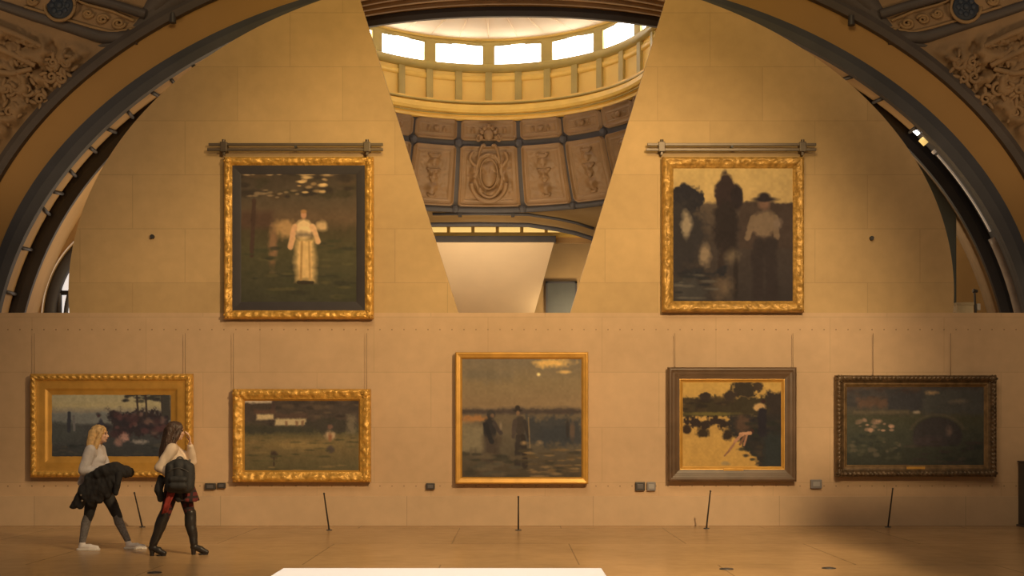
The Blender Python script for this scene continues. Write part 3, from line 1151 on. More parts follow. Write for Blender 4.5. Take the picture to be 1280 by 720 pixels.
def art_orchard(w, h):
    c = Canvas(w, h, 41)
    c.grad([(0, (66, 56, 46)), (.3, (70, 60, 50)), (.42, (70, 66, 48)), (.55, (104, 88, 56)), (.7, (100, 84, 54)), (1, (80, 72, 48))])
    c.speck(.25, .0, 1, .35, 70, .06, [(56, 48, 42), (76, 64, 52), (62, 54, 46), (84, 70, 54)], 1)
    c.rect(0, .0, .26, .06, (170, 148, 116), .03, .02)
    c.rect(.24, .0, .27, .3, (70, 56, 48), .02)
    c.rect(.09, .15, .27, .21, (84, 64, 50), .03, .03)
    c.rect(.11, .21, .26, .28, (172, 148, 104), .03, .015)
    c.rect(.26, .2, .55, .27, (78, 62, 50), .03, .04)
    c.rect(.27, .27, .54, .36, (168, 146, 104), .03, .015)
    for u in (.36, .45, .5):
        c.rect(u, .3, u + .02, .37, (120, 92, 66), .02)
    c.rect(0, .38, .6, .46, (62, 58, 46), .05, .06)
    c.blob(.78, .36, .3, .12, (62, 56, 46), .4, .6)
    c.rect(.9, .22, .97, .46, (112, 98, 74), .06, .05, .7)
    c.blob(.5, .62, .4, .08, (124, 102, 62), .8, .5)
    c.blob(.26, .76, .045, .065, (62, 50, 40), .5, .4)
    c.line(.26, .8, .26, .9, .012, (66, 54, 42))
    c.blob(.75, .38, .03, .04, (104, 78, 62), .5, .3)
    c.blob(.755, .5, .055, .08, (156, 128, 92), .7, .7)
    c.blob(.75, .53, .022, .09, (126, 86, 58), .7, .5)
    c.blob(.755, .68, .045, .06, (72, 62, 52), .5, .4)
    c.speck(0, .5, 1, 1, 60, .06, [(88, 78, 50), (112, 92, 58), (72, 66, 44)], 3, .3)
    c.grain(0.080)
    c.tone = np.array((1.15, 1.0, 0.88))
    return c


def art_dusk(w, h):
    c = Canvas(w, h, 53)
    c.grad([(0, (112, 96, 76)), (.2, (124, 102, 72)), (.4, (128, 102, 72)), (.44, (94, 78, 62)), (.5, (98, 82, 62)), (.75, (86, 74, 58)), (1, (72, 60, 46))])
    c.blob(.15, .15, .4, .08, (104, 90, 72), .9, .7, op=.6)
    c.blob(.76, .045, .2, .05, (206, 158, 88), .7, .7)
    c.blob(.86, .12, .07, .02, (196, 152, 90), .8, .6)
    c.blob(.64, .14, .022, .02, (236, 196, 124), .8, .2)
    c.rect(0, .43, 1, .47, (72, 60, 52), .02)
    c.rect(0, .48, .25, .54, (146, 100, 60), .03, .04)
    c.rect(0, .55, .2, .78, (118, 102, 76), .06, .06)
    c.rect(.55, .5, 1, .72, (64, 60, 56), .05, .08)
    c.rect(.66, .58, .9, .7, (58, 56, 54), .05, .06)
    # two field workers
    c.blob(.245, .475, .04, .045, (62, 54, 48), .3, .2)
    c.blob(.255, .485, .022, .025, (104, 80, 60), .5, .2)
    c.blob(.235, .60, .065, .11, (52, 47, 44), .25, .2)
    c.rect(.185, .66, .31, .90, (70, 58, 48), .06, .03)
    c.line(.2, .56, .25, .70, .026, (46, 42, 40))
    c.line(.27, .55, .325, .63, .022, (66, 56, 50))
    c.blob(.325, .57, .018, .045, (124, 104, 80), .8, .5)
    c.blob(.465, .44, .05, .018, (54, 46, 40), .4, .2)
    c.blob(.465, .42, .028, .028, (54, 46, 40), .4, .2)
    c.blob(.468, .462, .02, .026, (118, 88, 64), .5, .2)
    c.blob(.485, .575, .055, .10, (66, 56, 48), .25, .2)
    c.line(.445, .53, .43, .66, .022, (72, 60, 52))
    c.line(.525, .53, .555, .66, .02, (60, 52, 46))
    c.line(.47, .66, .465, .90, .032, (58, 50, 44))
    c.line(.51, .66, .525, .90, .032, (54, 46, 40))
    c.line(.555, .50, .57, .80, .008, (110, 90, 66))
    c.blob(.52, .71, .045, .025, (132, 104, 70), .8, .6)
    c.blob(.65, .71, .045, .03, (134, 108, 78), .8, .6)
    c.blob(.92, .62, .03, .1, (90, 72, 58), .6, .4)
    c.blob(.88, .6, .02, .1, (56, 50, 46), .6, .4)
    c.speck(.5, .76, 1, 1, 60, .04, [(108, 84, 56), (84, 68, 48), (62, 54, 44), (122, 96, 64), (74, 62, 46)], 3, .35)
    c.speck(.0, .8, .5, 1, 30, .05, [(76, 68, 54), (90, 76, 58), (60, 54, 44)], 4, .4)
    c.grain(0.070)
    c.tone = np.array((1.0, 0.92, 0.8))
    return c


def art_river(w, h):
    c = Canvas(w, h, 61)
    c.grad([(0, (190, 150, 68)), (.25, (186, 146, 70)), (1, (186, 144, 66))])
    c.rect(.0, .2, 1, .42, (66, 58, 38), .03, .08)
    c.speck(.0, .2, .5, .34, 30, .05, [(58, 50, 36), (74, 62, 40), (52, 46, 34)], 1)
    c.blob(.22, .18, .07, .06, (58, 50, 38), .3, .5)
    c.blob(.62, .1, .15, .12, (62, 54, 38), .3, .6)
    c.blob(.74, .07, .07, .08, (70, 58, 40), .4, .6)
    c.blob(.46, .17, .08, .07, (64, 54, 40), .4, .5)
    c.rect(.83, .12, 1, .6, (60, 52, 40), .04, .06)
    c.blob(.3, .38, .4, .03, (104, 92, 46), .6, .4)
    c.rect(.0, .43, .56, .54, (58, 48, 36), .04, .1)
    c.blob(.04, .56, .05, .06, (60, 48, 34), .4, .4)
    c.blob(.2, .6, .08, .07, (60, 50, 34), .4, .5)
    c.blob(.44, .62, .07, .08, (60, 50, 36), .4, .5)
    # right bank
    x = c.u - (.52 + .10 * np.sin(c.v * 7 + 1.2) + (c.v - .5) * .18) + c.n * .06
    c.put(np.clip(x / .04, 0, 1) * np.clip((c.v - .36) / .06, 0, 1), (54, 50, 40))
    c.blob(.6, .5, .1, .14, (84, 66, 46), .5, .5)
    c.speck(.6, .45, 1, 1, 40, .05, [(50, 50, 38), (66, 58, 42), (46, 44, 38)], 3, .6)
    c.rect(.8, .6, 1, .98, (52, 54, 44), .06, .06)
    # bathers
    c.blob(.75, .3, .075, .055, (186, 148, 84), .4, .4)
    c.blob(.79, .235, .03, .03, (62, 46, 36), .4, .2)
    c.line(.78, .36, .78, .6, .06, (48, 44, 40))
    c.blob(.675, .575, .028, .032, (70, 50, 38), .4, .2)
    c.line(.66, .60, .57, .615, .027, (186, 138, 90))
    c.line(.57, .625, .51, .70, .021, (170, 124, 80))
    c.line(.505, .72, .455, .80, .016, (154, 112, 72))
    c.line(.455, .80, .41, .86, .012, (138, 100, 64))
    c.line(.63, .62, .60, .74, .014, (160, 116, 76))
    c.line(.61, .63, .56, .73, .016, (120, 86, 56))
    c.blob(.42, .95, .06, .03, (150, 126, 74), .6, .4)
    c.grain(0.065)
    c.tone = np.array((0.82, 0.7, 0.76))
    return c


def art_meadow(w, h):
    c = Canvas(w, h, 73)
    c.grad([(0, (62, 54, 44)), (.2, (64, 58, 48)), (.3, (70, 62, 46)), (.4, (66, 62, 42)), (.6, (60, 58, 42)), (1, (54, 52, 38))])
    c.speck(0, 0, .5, .25, 40, .06, [(60, 48, 38), (74, 58, 42), (56, 52, 44)], 1)
    c.rect(.08, .16, .3, .27, (84, 64, 46), .05, .05)
    c.rect(.3, .08, .56, .3, (57, 53, 46), .05, .06)
    c.rect(.56, .05, 1, .35, (66, 62, 50), .06, .06)
    c.blob(.62, .09, .06, .03, (132, 104, 66), .9, .8)
    c.blob(.83, .19, .1, .05, (90, 78, 58), .9, .6)
    c.rect(.05, .31, .45, .35, (84, 72, 50), .03, .03)
    c.blob(.51, .33, .035, .035, (140, 120, 88), .6, .4)
    # low domed hut
    d = np.sqrt(((c.u - .66) / .2) ** 2 + ((c.v - .62) / .26) ** 2)
    c.put(np.clip(1 - np.abs(d - 1) / .1, 0, 1) * (c.v < .55) * .6, (84, 72, 52))
    c.put(np.clip((.95 - d) / .1, 0, 1) * (c.v < .75), (56, 50, 42))
    c.blob(.745, .56, .04, .085, (92, 74, 58), .8, .5)
    c.blob(.6, .68, .14, .08, (64, 54, 46), .6, .5)
    # white flowers
    c.speck(.05, .4, .35, .56, 18, .032, [(164, 124, 88), (140, 108, 78), (112, 90, 64)], 4, .8)
    c.speck(0, .6, .4, .9, 40, .035, [(70, 66, 46), (86, 76, 54), (50, 50, 38)], 5, .8)
    c.speck(.4, .7, 1, 1, 30, .06, [(58, 50, 40), (48, 48, 36), (66, 58, 44)], 6, .4)
    c.grain(0.090)
    c.tone = np.array((1.1, 0.98, 1.0))
    return c


def frame_mesh(x0, x1, z0, z1, prof, relief, period=0.1, wild=0.5, seed=0.0, step=0.018):
    """mitred moulding; prof = (inward offset, height off the wall) pairs, relief = (from, to, amplitude) on the profile"""
    V, F = [], []
    corners = [(x0, z1), (x1, z1), (x1, z0), (x0, z0)]
    inn = [(1, -1), (-1, -1), (-1, 1), (1, 1)]
    # refine the profile so that carving has something to bite on
    P = []
    for (a, ha), (b, hb) in zip(prof[:-1], prof[1:]):
        n = max(1, int(math.hypot(b - a, hb - ha) / 0.014))
        for i in range(n):
            P.append((a + (b - a) * i / n, ha + (hb - ha) * i / n))
    P.append(prof[-1])
    k = len(P)
    for s in range(4):
        a, b = corners[s], corners[(s + 1) % 4]
        ia, ib = inn[s], inn[(s + 1) % 4]
        Ls = math.hypot(b[0] - a[0], b[1] - a[1])
        n = max(8, int(Ls / step))
        base = len(V)
        for i in range(n + 1):
            f = i / n
            for o, h in P:
                ax, az = a[0] + ia[0] * o, a[1] + ia[1] * o
                bx_, bz = b[0] + ib[0] * o, b[1] + ib[1] * o
                x, z = ax + (bx_ - ax) * f, az + (bz - az) * f
                dh = 0.0
                for r0, r1, amp in relief:
                    if r0 <= o <= r1 and h > 0.02:
                        m = math.sin(PI * (o - r0) / (r1 - r0))
                        sl = f * Ls
                        wave = math.sin(2 * PI * sl / period) * math.cos(2 * PI * (o - r0) / (r1 - r0) * 0.9 + seed)
                        dh += amp * m * ((1 - wild) * wave + wild * 1.6 * noise.noise(Vector((x * 11, z * 11, seed))))
                V.append((x, -h - dh, z))
        for i in range(n):
            for j in range(k - 1):
                F.append((base + i * k + j, base + (i + 1) * k + j, base + (i + 1) * k + j + 1, base + i * k + j + 1))
    return fix(mesh('frame', V, F, True))


def canvas_mesh(art, x0, x1, z0, z1, y):
    w, h = 230, max(60, int(230 * (z1 - z0) / (x1 - x0)))
    c = art(w, h)
    col = c.out()
    V, F = [], []
    for j in range(h):
        for i in range(w):
            V.append((x0 + (x1 - x0) * i / (w - 1), y - 0.0012 * float(c.n2[j, i]), z1 + (z0 - z1) * j / (h - 1)))
    F = [(j * w + i, (j + 1) * w + i, (j + 1) * w + i + 1, j * w + i + 1) for j in range(h - 1) for i in range(w - 1)]
    me = mesh('canvas', V, F, True)
    at = me.color_attributes.new('paint', 'FLOAT_COLOR', 'POINT')
    buf = np.ones((h * w, 4), np.float32)
    buf[:, :3] = col.reshape(-1, 3)
    at.data.foreach_set('color', buf.ravel())
    return me


GS = 'gallery paintings on the stone wall'


def painting(label, art, outer, inner, prof, relief, m, period=0.1, wild=0.5, extra=(), seed=0.0, plate=None, corner=None, wires=(), group=None):
    """outer / inner = pixel rectangles of the frame and of the picture"""
    D0 = 0.17
    a, b = W(outer[0], outer[3], -D0), W(outer[2], outer[1], -D0)
    ca, cb_ = W(inner[0], inner[3], -0.12), W(inner[2], inner[1], -0.12)
    cx, cz = (a.x + b.x) / 2, (a.z + b.z) / 2
    t = thing('painting', label, 'painting', (cx, -0.07, cz), group or GS)
    lx0, lx1, lz0, lz1 = a.x - cx, b.x - cx, a.z - cz, b.z - cz
    f = link('frame', frame_mesh(lx0, lx1, lz0, lz1, prof, relief, period, wild, seed), m, t)
    for nm, pr, rl, mm, per, wd in extra:
        o = pr[0][0]
        link(nm, frame_mesh(lx0 + o, lx1 - o, lz0 + o, lz1 - o, [(p - o, h) for p, h in pr], [(r0 - o, r1 - o, am) for r0, r1, am in rl], per, wd, seed + 3), mm, t)
    if corner:
        r, off, hh = corner
        for sx in (lx0 + off, lx1 - off):
            for sz in (lz0 + off, lz1 - off):
                bm = bmesh.new()
                ball(bm, (sx, -hh, sz), (r, r * 0.5, r), u=12, v=8)
                for k in range(6):
                    an = k * PI / 3
                    ball(bm, (sx + r * math.cos(an), -hh + 0.005, sz + r * math.sin(an)), (r * .45, r * .35, r * .45), u=8, v=6)
                link('corner_ornament', bm_mesh('corner', bm, True), m, t)
    link('canvas', canvas_mesh(art, ca.x - cx, cb_.x - cx, ca.z - cz, cb_.z - cz, -0.048), M['canvas'], t)
    box('backing_board', lx0 + .05, lx1 - .05, -0.04, 0.066, lz0 + .05, lz1 - .05, M['back'], t)
    if plate:
        pa, pb = W(plate[0], plate[3], -0.19), W(plate[2], plate[1], -0.19)
        box('nameplate', pa.x - cx, pb.x - cx, -plate[4] - .006, -plate[4] + .02, pa.z - cz, pb.z - cz, M['gold_flat'], t, 0.003)
    for wx in wires:
        q0, q1 = W(wx, 417, -0.02), W(wx, outer[1] + 3, -0.02)
        tube('hanging_wire', [q0 - Vector((cx, 0, cz)), q1 - Vector((cx, 0, cz))], 0.004, M['wire'], t, 6)
    return t


painting('tall painting of a figure in a pale dress, gilded frame with dark inner border', art_dress,
         (279, 195.5, 466.5, 398.5), (300, 213, 446, 384),
         [(0, 0), (0, .05), (.012, .09), (.04, .115), (.10, .105), (.135, .075), (.145, .065)], [(.005, .14, .026)], M['gold'], .13, .85,
         extra=[('liner', [(.14, .068), (.2, .062), (.27, .052), (.30, .044)], [], M['liner'], .1, 0)], seed=1.1, corner=(.05, .07, .105))
painting('tall gilded painting of a hatted man among dark shapes under pale sky', art_horsefield,
         (828, 195.5, 1006, 390), (841.5, 209, 992, 379),
         [(0, 0), (0, .05), (.012, .1), (.05, .13), (.12, .11), (.16, .075), (.175, .07), (.185, .05), (.195, .042)], [(.005, .15, .026)], M['gold_old'], .12, .85, seed=2.3)
painting('wide shore painting in a broad gold frame, behind the two visitors', art_shore,
         (37, 467, 240, 597), (58, 487, 213, 579),
         [(0, 0), (0, .06), (.01, .1), (.05, .135), (.10, .12), (.115, .095)], [(.005, .112, .02)], M['gold'], .11, .3,
         extra=[('inner_frame', [(.11, .098), (.15, .088), (.25, .085), (.262, .075), (.29, .06), (.36, .046)], [], M['gold_flat'], .1, 0)], seed=3.7, wires=(45, 233))
painting('small wide painting of a farm orchard, gilded frame, lower row second from left', art_orchard,
         (290, 486, 463, 603), (305, 498.5, 448.5, 591),
         [(0, 0), (0, .06), (.012, .1), (.05, .125), (.10, .118), (.15, .09), (.17, .085)], [(.005, .165, .022)], M['gold'], .1, .85,
         extra=[('inner_frame', [(.165, .086), (.18, .07), (.20, .046)], [], M['gold_flat'], .1, 0)], seed=4.9, corner=(.055, .08, .115), wires=(293, 459))
painting('squarish painting of two field workers at dusk, thin plain gold frame, centre under V gap', art_dusk,
         (569, 440, 735.5, 605), (577, 447, 727.5, 597),
         [(0, 0), (0, .07), (.006, .1), (.03, .105), (.05, .09), (.085, .085), (.10, .07), (.115, .044)], [], M['gold_flat'], .1, 0, seed=5.1)
painting('squarish painting of bathers by a golden river, wide dark walnut frame', art_river,
         (835, 459, 996, 602), (853.5, 476, 981, 585),
         [(0, 0), (0, .08), (.01, .11), (.05, .12), (.075, .1), (.10, .105), (.15, .085), (.20, .075)], [], M['wood'], .1, 0,
         extra=[('gold_slip', [(.195, .08), (.207, .082), (.225, .06), (.255, .044)], [], M['gold_flat'], .1, 0)], seed=6.3, plate=(905, 585.5, 930, 588.5, .08), wires=(843, 990))
painting('wide dark green meadow painting in dark carved bronze frame, lower row far right', art_meadow,
         (1045, 469, 1246, 596), (1058.5, 482, 1230, 583),
         [(0, 0), (0, .07), (.012, .12), (.045, .145), (.09, .12), (.105, .095), (.14, .085)], [(.005, .10, .028)], M['bronze'], .075, .25,
         extra=[('inner_slip', [(.135, .09), (.15, .092), (.16, .075), (.20, .044)], [], M['slip'], .1, 0)], seed=7.7, corner=(.05, .06, .13), plate=(1134, 583.5, 1157, 586.5, .09), wires=(1090, 1186.5))


# ---------------------------------------------------------------- hanging rails over the two upper pictures
def rail(x0, x1, label, br):
    a, b = W(x0, 184, -0.1), W(x1, 184, -0.1)
    t = thing('hanging_rail', label, 'rail', ((a.x + b.x) / 2, 0, a.z), 'hanging rails over the upper paintings')
    L_ = (b.x - a.x) / 2
    for dz in (0.042, -0.045):
        bm = bmesh.new()
        bx(bm, -L_ + (0 if dz > 0 else -0.02), L_, -0.13, -0.09, dz - 0.022, dz + 0.022, 0.006)
        link('bar', bm_mesh('bar', bm), M['steel'], t)
    for px in br:
        c = W(px, 184, -0.1).x - t.location.x
        bm = bmesh.new()
        bx(bm, c - 0.055, c + 0.055, -0.145, 0.0, -0.08, 0.085, 0.01)
        rod(bm, (c, -0.12, 0.08), (c, -0.12, 0.12), 0.03, seg=12)
        bx(bm, c - 0.02, c + 0.02, -0.12, -0.08, -0.135, -0.07, 0.004)
        link('bracket', bm_mesh('bracket', bm), M['steel'], t)
    bm = bmesh.new()
    rod(bm, (0, -0.15, 0.0), (0, 0.0, 0.0), 0.022, seg=10)
    link('centre_bolt', bm_mesh('bolt', bm), M['iron'], t)


rail(261, 479, 'double metal hanging rail above the pale dress figure painting', (280, 459))
rail(809, 1020, 'double metal hanging rail above the hatted man painting', (827, 1003))

# ---------------------------------------------------------------- small sensor boxes, barrier stakes, floor plates, plinth
bxs = [((263, 608), 13, 8, 'small dark box low on wall, left of the orchard painting, nearest the visitors', 'iron'),
       ((277, 607), 10, 7, 'small dark box under left corner of the orchard painting', 'iron'),
       ((538, 608), 11, 8, 'single small dark box on wall between orchard and dusk paintings', 'iron'),
       ((800, 608), 12, 11, 'dark box of the pair left of the walnut framed painting', 'iron'),
       ((814, 608), 11, 11, 'pale grey box of the pair beside the walnut framed painting', 'box_grey'),
       ((1020, 605), 14, 11, 'grey box on wall between walnut framed painting and meadow painting', 'box_grey')]
M['box_grey'] = mat('grey_box', alb(112, 92, 72), 0.5)
for (px, py), w_, h_, lb, mm in bxs:
    p = W(px, py, -0.03)
    t = thing('sensor_box', lb, 'sensor box', (p.x, 0, p.z), 'small sensor boxes low on the wall')
    hw, hh = w_ / 150, h_ / 150
    box('casing', -hw, hw, -0.06, 0.0, -hh, hh, M[mm], t, 0.012)
    bm = bmesh.new()
    bx(bm, -hw * .6, hw * .6, -0.066, -0.055, -hh * .5, hh * .5, 0.004)
    link('cover_plate', bm_mesh('plate', bm), mat('sensor_cover', alb(84, 68, 54) if mm == 'iron' else alb(140, 116, 90), 0.4), t)

stk = [((168, 616), (178, 657), 'thin slanted barrier stake behind the blonde walking visitor'),
       ((405, 617), (411.5, 663), 'thin slanted barrier stake below the orchard painting'),
       ((648, 621), (648, 663), 'thin slanted barrier stake below the dusk field workers painting'),
       ((888, 614), (883, 661), 'thin slanted barrier stake below the walnut framed painting'),
       ((1116, 611), (1110, 656), 'thin slanted barrier stake below the dark meadow painting')]
for tp, bt, lb in stk:
    yb = FPX * EYE / (bt[1] - HOR) + CAM_Y
    yb = min(yb, -0.30)
    foot = W(bt[0], bt[1], yb)
    foot.z = 0.0
    yt = yb - 0.40
    head = W(tp[0], tp[1], yt)
    t = thing('barrier_stake', lb, 'barrier stake', foot, 'slanted barrier stakes along the wall')
    d = head - foot
    bm = bmesh.new()
    rod(bm, (0, 0, 0.005), d, 0.014, 0.011, 12)
    link('shaft', bm_mesh('shaft', bm, False), M['iron'], t)
    bm = bmesh.new()
    rod(bm, (0, 0, 0.0), (0, 0, 0.012), 0.05, 0.045, 20)
    link('foot_plate', bm_mesh('foot', bm), M['iron'], t)
    bm = bmesh.new()
    ball(bm, d, 0.016, u=12, v=8)
    link('tip', bm_mesh('tip', bm, True), M['iron'], t)

for px, py, lb in ((193, 716, 'small dark floor socket plate left of the white plinth, below the dark haired visitor'),
                   (908, 711.5, 'small dark floor socket plate, nearer the white plinth of the two on the right'),
                   (1036, 710.5, 'small dark floor socket plate, further right of the two on the right')):
    Yf = FPX * EYE / (py - HOR) + CAM_Y
    p = W(px, py, Yf)
    t = thing('floor_socket', lb, 'floor socket', (p.x, Yf, 0), 'socket plates in the floor')
    bm = bmesh.new()
    rod(bm, (0, 0, 0), (0, 0, 0.008), 0.082, 0.078, 28)
    link('rim', bm_mesh('rim', bm), M['iron'], t)
    bm = bmesh.new()
    rod(bm, (0, 0, 0.006), (0, 0, 0.012), 0.055, 0.055, 24)
    bx(bm, -0.02, 0.02, -0.008, 0.008, 0.01, 0.016, 0.002)
    link('lid', bm_mesh('lid', bm), M['dark2'], t)

# white plinth in the foreground
PH = 0.48
Yp = FPX * (EYE - PH) / (710 - HOR) + CAM_Y
a, b = W(354, 710, Yp), W(752, 710, Yp)
pt = thing('display_plinth', 'long low white display plinth in the foreground at the bottom edge', 'plinth', ((a.x + b.x) / 2, Yp - 0.65, 0))
hw = (b.x - a.x) / 2
bm = bmesh.new()
bx(bm, -hw, hw, -0.65, 0.65, PH - 0.05, PH, 0.008)
link('top_slab', bm_mesh('top', bm), M['white'], pt)
bm = bmesh.new()
bx(bm, -hw + 0.03, hw - 0.03, -0.62, 0.62, 0.06, PH - 0.05, 0.004)
link('body', bm_mesh('body', bm), M['white'], pt)
bm = bmesh.new()
bx(bm, -hw + 0.08, hw - 0.08, -0.57, 0.57, 0.0, 0.07)
link('recessed_base', bm_mesh('base', bm), M['iron'], pt)

# dark post at the right edge of the wall, and the odds and ends on the gallery above
p = W(1272, 655, -0.35)
t = thing('dark_post', 'dark upright post against the wall at the right edge', 'post', (p.x + 0.29, -0.18, 0))
box('shaft', -0.15, 0.15, -0.13, 0.14, 0.03, 1.06, M['iron'], t, 0.012)
box('foot_plate', -0.18, 0.18, -0.15, 0.15, 0.0, 0.03, M['dark2'], t, 0.006)
box('cap', -0.165, 0.165, -0.14, 0.145, 1.06, 1.085, M['dark2'], t, 0.006)
gz = WT - 0.02
a, b = W(1195.5, 391, 0.9), W(1216.5, 378, 0.9)
t = thing('storage_box', 'pale box on the ledge behind right stone panel, above meadow painting', 'box', ((a.x + b.x) / 2, 1.0, gz))
hw = (b.x - a.x) / 2
box('carton', -hw, hw, -0.12, 0.12, 0, b.z - gz - 0.03, M['pale_box'], t, 0.006)
box('lid', -hw - .008, hw + .008, -0.128, 0.128, b.z - gz - 0.05, b.z - gz, mat('pale_card_lid', (0.5, 0.41, 0.27), 0.7), t, 0.006)
c = W(1221, 391, 0.9)
z1 = W(0, 363, 0.9).z - gz
t = thing('work_lamp', 'small dark lamp on a stand beside the pale box on the ledge', 'lamp', (c.x, 0.95, gz))
bm = bmesh.new()
rod(bm, (0, 0, 0.02), (-0.02, 0, z1), 0.022, 0.018, 12)
link('stand', bm_mesh('stand', bm), M['iron'], t)
bm = bmesh.new()
rod(bm, (0, 0, 0), (0, 0, 0.025), 0.055, 0.05, 20)
link('base', bm_mesh('base', bm), M['iron'], t)
bm = bmesh.new()
rod(bm, (-0.05, 0, z1), (0.03, 0, z1 - 0.01), 0.035, 0.025, 14)
link('lamp_head', bm_mesh('head', bm), M['iron'], t)
bm = bmesh.new()
bx(bm, 0.01, 0.07, -0.05, 0.02, 0.15, 0.27, 0.012)
link('control_box', bm_mesh('control', bm), mat('pale_grey', (0.5, 0.46, 0.42), 0.4), t)


# ================================================================ PEOPLE
def hand(bm, wrist, d, n, size=1.0, curl=0.5, thumb=1):
    d = Vector(d).normalized()
    n = (Vector(n) - d * Vector(n).dot(d)).normalized()
    s = d.cross(n).normalized() * thumb
    w = Vector(wrist)
    ln = [0.040, 0.045, 0.042, 0.033]
    for k in range(4):
        off = (-0.033 + 0.022 * k)
        root = w + d * (0.088 - 0.004 * abs(k - 1)) * size - s * off * size
        cap(bm, w - s * off * 0.6 * size, root, 0.014 * size, 0.011 * size)
        a = 0.12
        p = root
        for j, f in enumerate((1.0, 0.65, 0.5)):
            a += curl * (0.6, 0.9, 0.6)[j]
            dd = d * math.cos(a) + n * math.sin(a) - s * (off * 1.2)
            q = p + dd.normalized() * ln[k] * f * size
            cap(bm, p, q, (0.0088 - 0.0008 * j) * size, (0.0080 - 0.0008 * j) * size)
            p = q
    p = w + d * 0.025 * size + s * 0.026 * size
    cap(bm, w, p, 0.016 * size, 0.014 * size)
    for f, (x, y, z) in ((0.042, (.55, .8, .25)), (0.032, (.8, .45, .4)), (0.024, (.85, .2, .5))):
        q = p + (d * x + s * y + n * z).normalized() * f * size
        cap(bm, p, q, 0.0105 * size, 0.009 * size)
        p = q


def head_shape(bm, c, yaw=0.0, pitch=0.0, s=1.0):
    R = Matrix.Rotation(yaw, 4, 'Z') @ Matrix.Rotation(pitch, 4, 'Y')
    c = Vector(c)

    def P(x, y, z):
        return c + (R @ Vector((x * s, y * s, z * s)))

    ball(bm, P(-0.012, 0, 0.025), (0.098 * s, 0.076 * s, 0.092 * s), R)
    ball(bm, P(0.028, 0, -0.042), (0.062 * s, 0.056 * s, 0.072 * s), R)
    ball(bm, P(0.058, 0, -0.09), (0.026 * s, 0.026 * s, 0.02 * s), R)
    cap(bm, P(0.082, 0, 0.012), P(0.105, 0, -0.03), 0.010 * s, 0.0125 * s)
    for y in (-1, 1):
        ball(bm, P(0.095, 0.010 * y, -0.034), 0.009 * s, u=10, v=8)
        ball(bm, P(-0.004, 0.077 * y, -0.012), (0.02 * s, 0.008 * s, 0.032 * s), R, 12, 8)
        ball(bm, P(0.06, 0.034 * y, -0.028), (0.026 * s, 0.022 * s, 0.022 * s), R, 12, 8)
        cap(bm, P(0.08, 0.045 * y, 0.03), P(0.089, 0.012 * y, 0.028), 0.009 * s)
    ball(bm, P(0.084, 0, -0.060), (0.012 * s, 0.024 * s, 0.009 * s), R, 12, 8)
    return P, R


def face_parts(P, R, root, brow, s=1.0):
    for y in (-1, 1):
        bm = Soup()
        ball(bm, P(0.079, 0.032 * y, 0.006), (0.011 * s, 0.013 * s, 0.008 * s), R, 12, 8)
        link('eye', mesh('eye', bm.V, bm.F, True), M['eye'], root)
        bm = Soup()
        cap(bm, P(0.083, 0.048 * y, 0.030), P(0.094, 0.016 * y, 0.032), 0.005 * s)
        link('eyebrow', mesh('eyebrow', bm.V, bm.F, True), brow, root)
    bm = Soup()
    ball(bm, P(0.092, 0, -0.060), (0.008 * s, 0.022 * s, 0.008 * s), R, 12, 8)
    link('mouth', mesh('mouth', bm.V, bm.F, True), M['lip'], root)


def cloth_disp(a, f, seed):
    return lambda co: a * noise.noise(Vector((co.x * f, co.y * f, co.z * f * 0.6 + seed)))


def shoe(name, heel, toe, ankle, m, root, heeled=0.0):
    """a shoe whose sole lies on the floor from heel to toe (z given is that of the sole)"""
    bm = Soup()
    h, t, a = Vector(heel), Vector(toe), Vector(ankle)
    d = (t - h)
    d.z = 0
    L_ = d.length
    d.normalize()
    lift = Vector((0, 0, heeled))
    cap(bm, h + d * 0.04 + lift + Vector((0, 0, .045)), h + d * L_ * .55 + lift * .5 + Vector((0, 0, .045)), .04, .042)
    cap(bm, h + d * L_ * .55 + lift * .5 + Vector((0, 0, .04)), t - d * 0.04 + Vector((0, 0, .034)), .042, .031)
    cap(bm, h + d * 0.05 + lift + Vector((0, 0, .05)), a, .043, .04)
    return bm, h, t, d, L_


def ground_clip(o, z=0.001):
    for v in o.data.vertices:
        if v.co.z < z:
            v.co.z = z


# ---- blonde visitor ---------------------------------------------------------
S1 = 93.3
Y_1 = FPX / S1 + CAM_Y
woman = thing('person', 'person with long blonde hair in pale sweater and white sneakers, walking right', 'person', ((128 - 640) / S1, Y_1, 0))
hipN, kneeN, ankN = (-.07, -.085, .90), (-.15, -.09, .47), (-.235, -.09, .11)
hipF, kneeF, ankF = (-.05, .085, .90), (.165, .08, .475), (.315, .075, .11)
heelN, toeN, heelF, toeF = (-.29, -.09, 0), (.0, -.10, 0), (.285, .075, 0), (.575, .065, 0)
shN, elN, wrN = (-.105, -.165, 1.33), (-.175, -.225, 1.06), (.09, -.2, 1.075)
shF, elF, wrF = (-.095, .165, 1.33), (-.02, .215, 1.07), (.19, .08, 1.12)
bm = Soup()
chain(bm, [(-.06, 0, .93), (-.085, 0, 1.08), (-.105, 0, 1.24)], [.125, .115, .125])
chain(bm, [(-.06, -.07, .92), (-.06, .07, .92)], [.115, .115])
chain(bm, [(-.1, -.13, 1.32), (-.1, .13, 1.32)], [.06, .06])
chain(bm, [(-.1, 0, 1.33), (-.085, 0, 1.40), (-.06, 0, 1.47)], [.075, .052, .052])
for h, k, a, he, to in ((hipN, kneeN, ankN, heelN, toeN), (hipF, kneeF, ankF, heelF, toeF)):
    kk, aa = Vector(k), Vector(a)
    chain(bm, [h, k, kk.lerp(aa, .3) + Vector((-.015, 0, 0)), a], [.088, .055, .055, .036])
    chain(bm, [aa, Vector(he) + Vector((.05, 0, .05)), Vector(to) + Vector((-.06, 0, .035))], [.036, .036, .028])
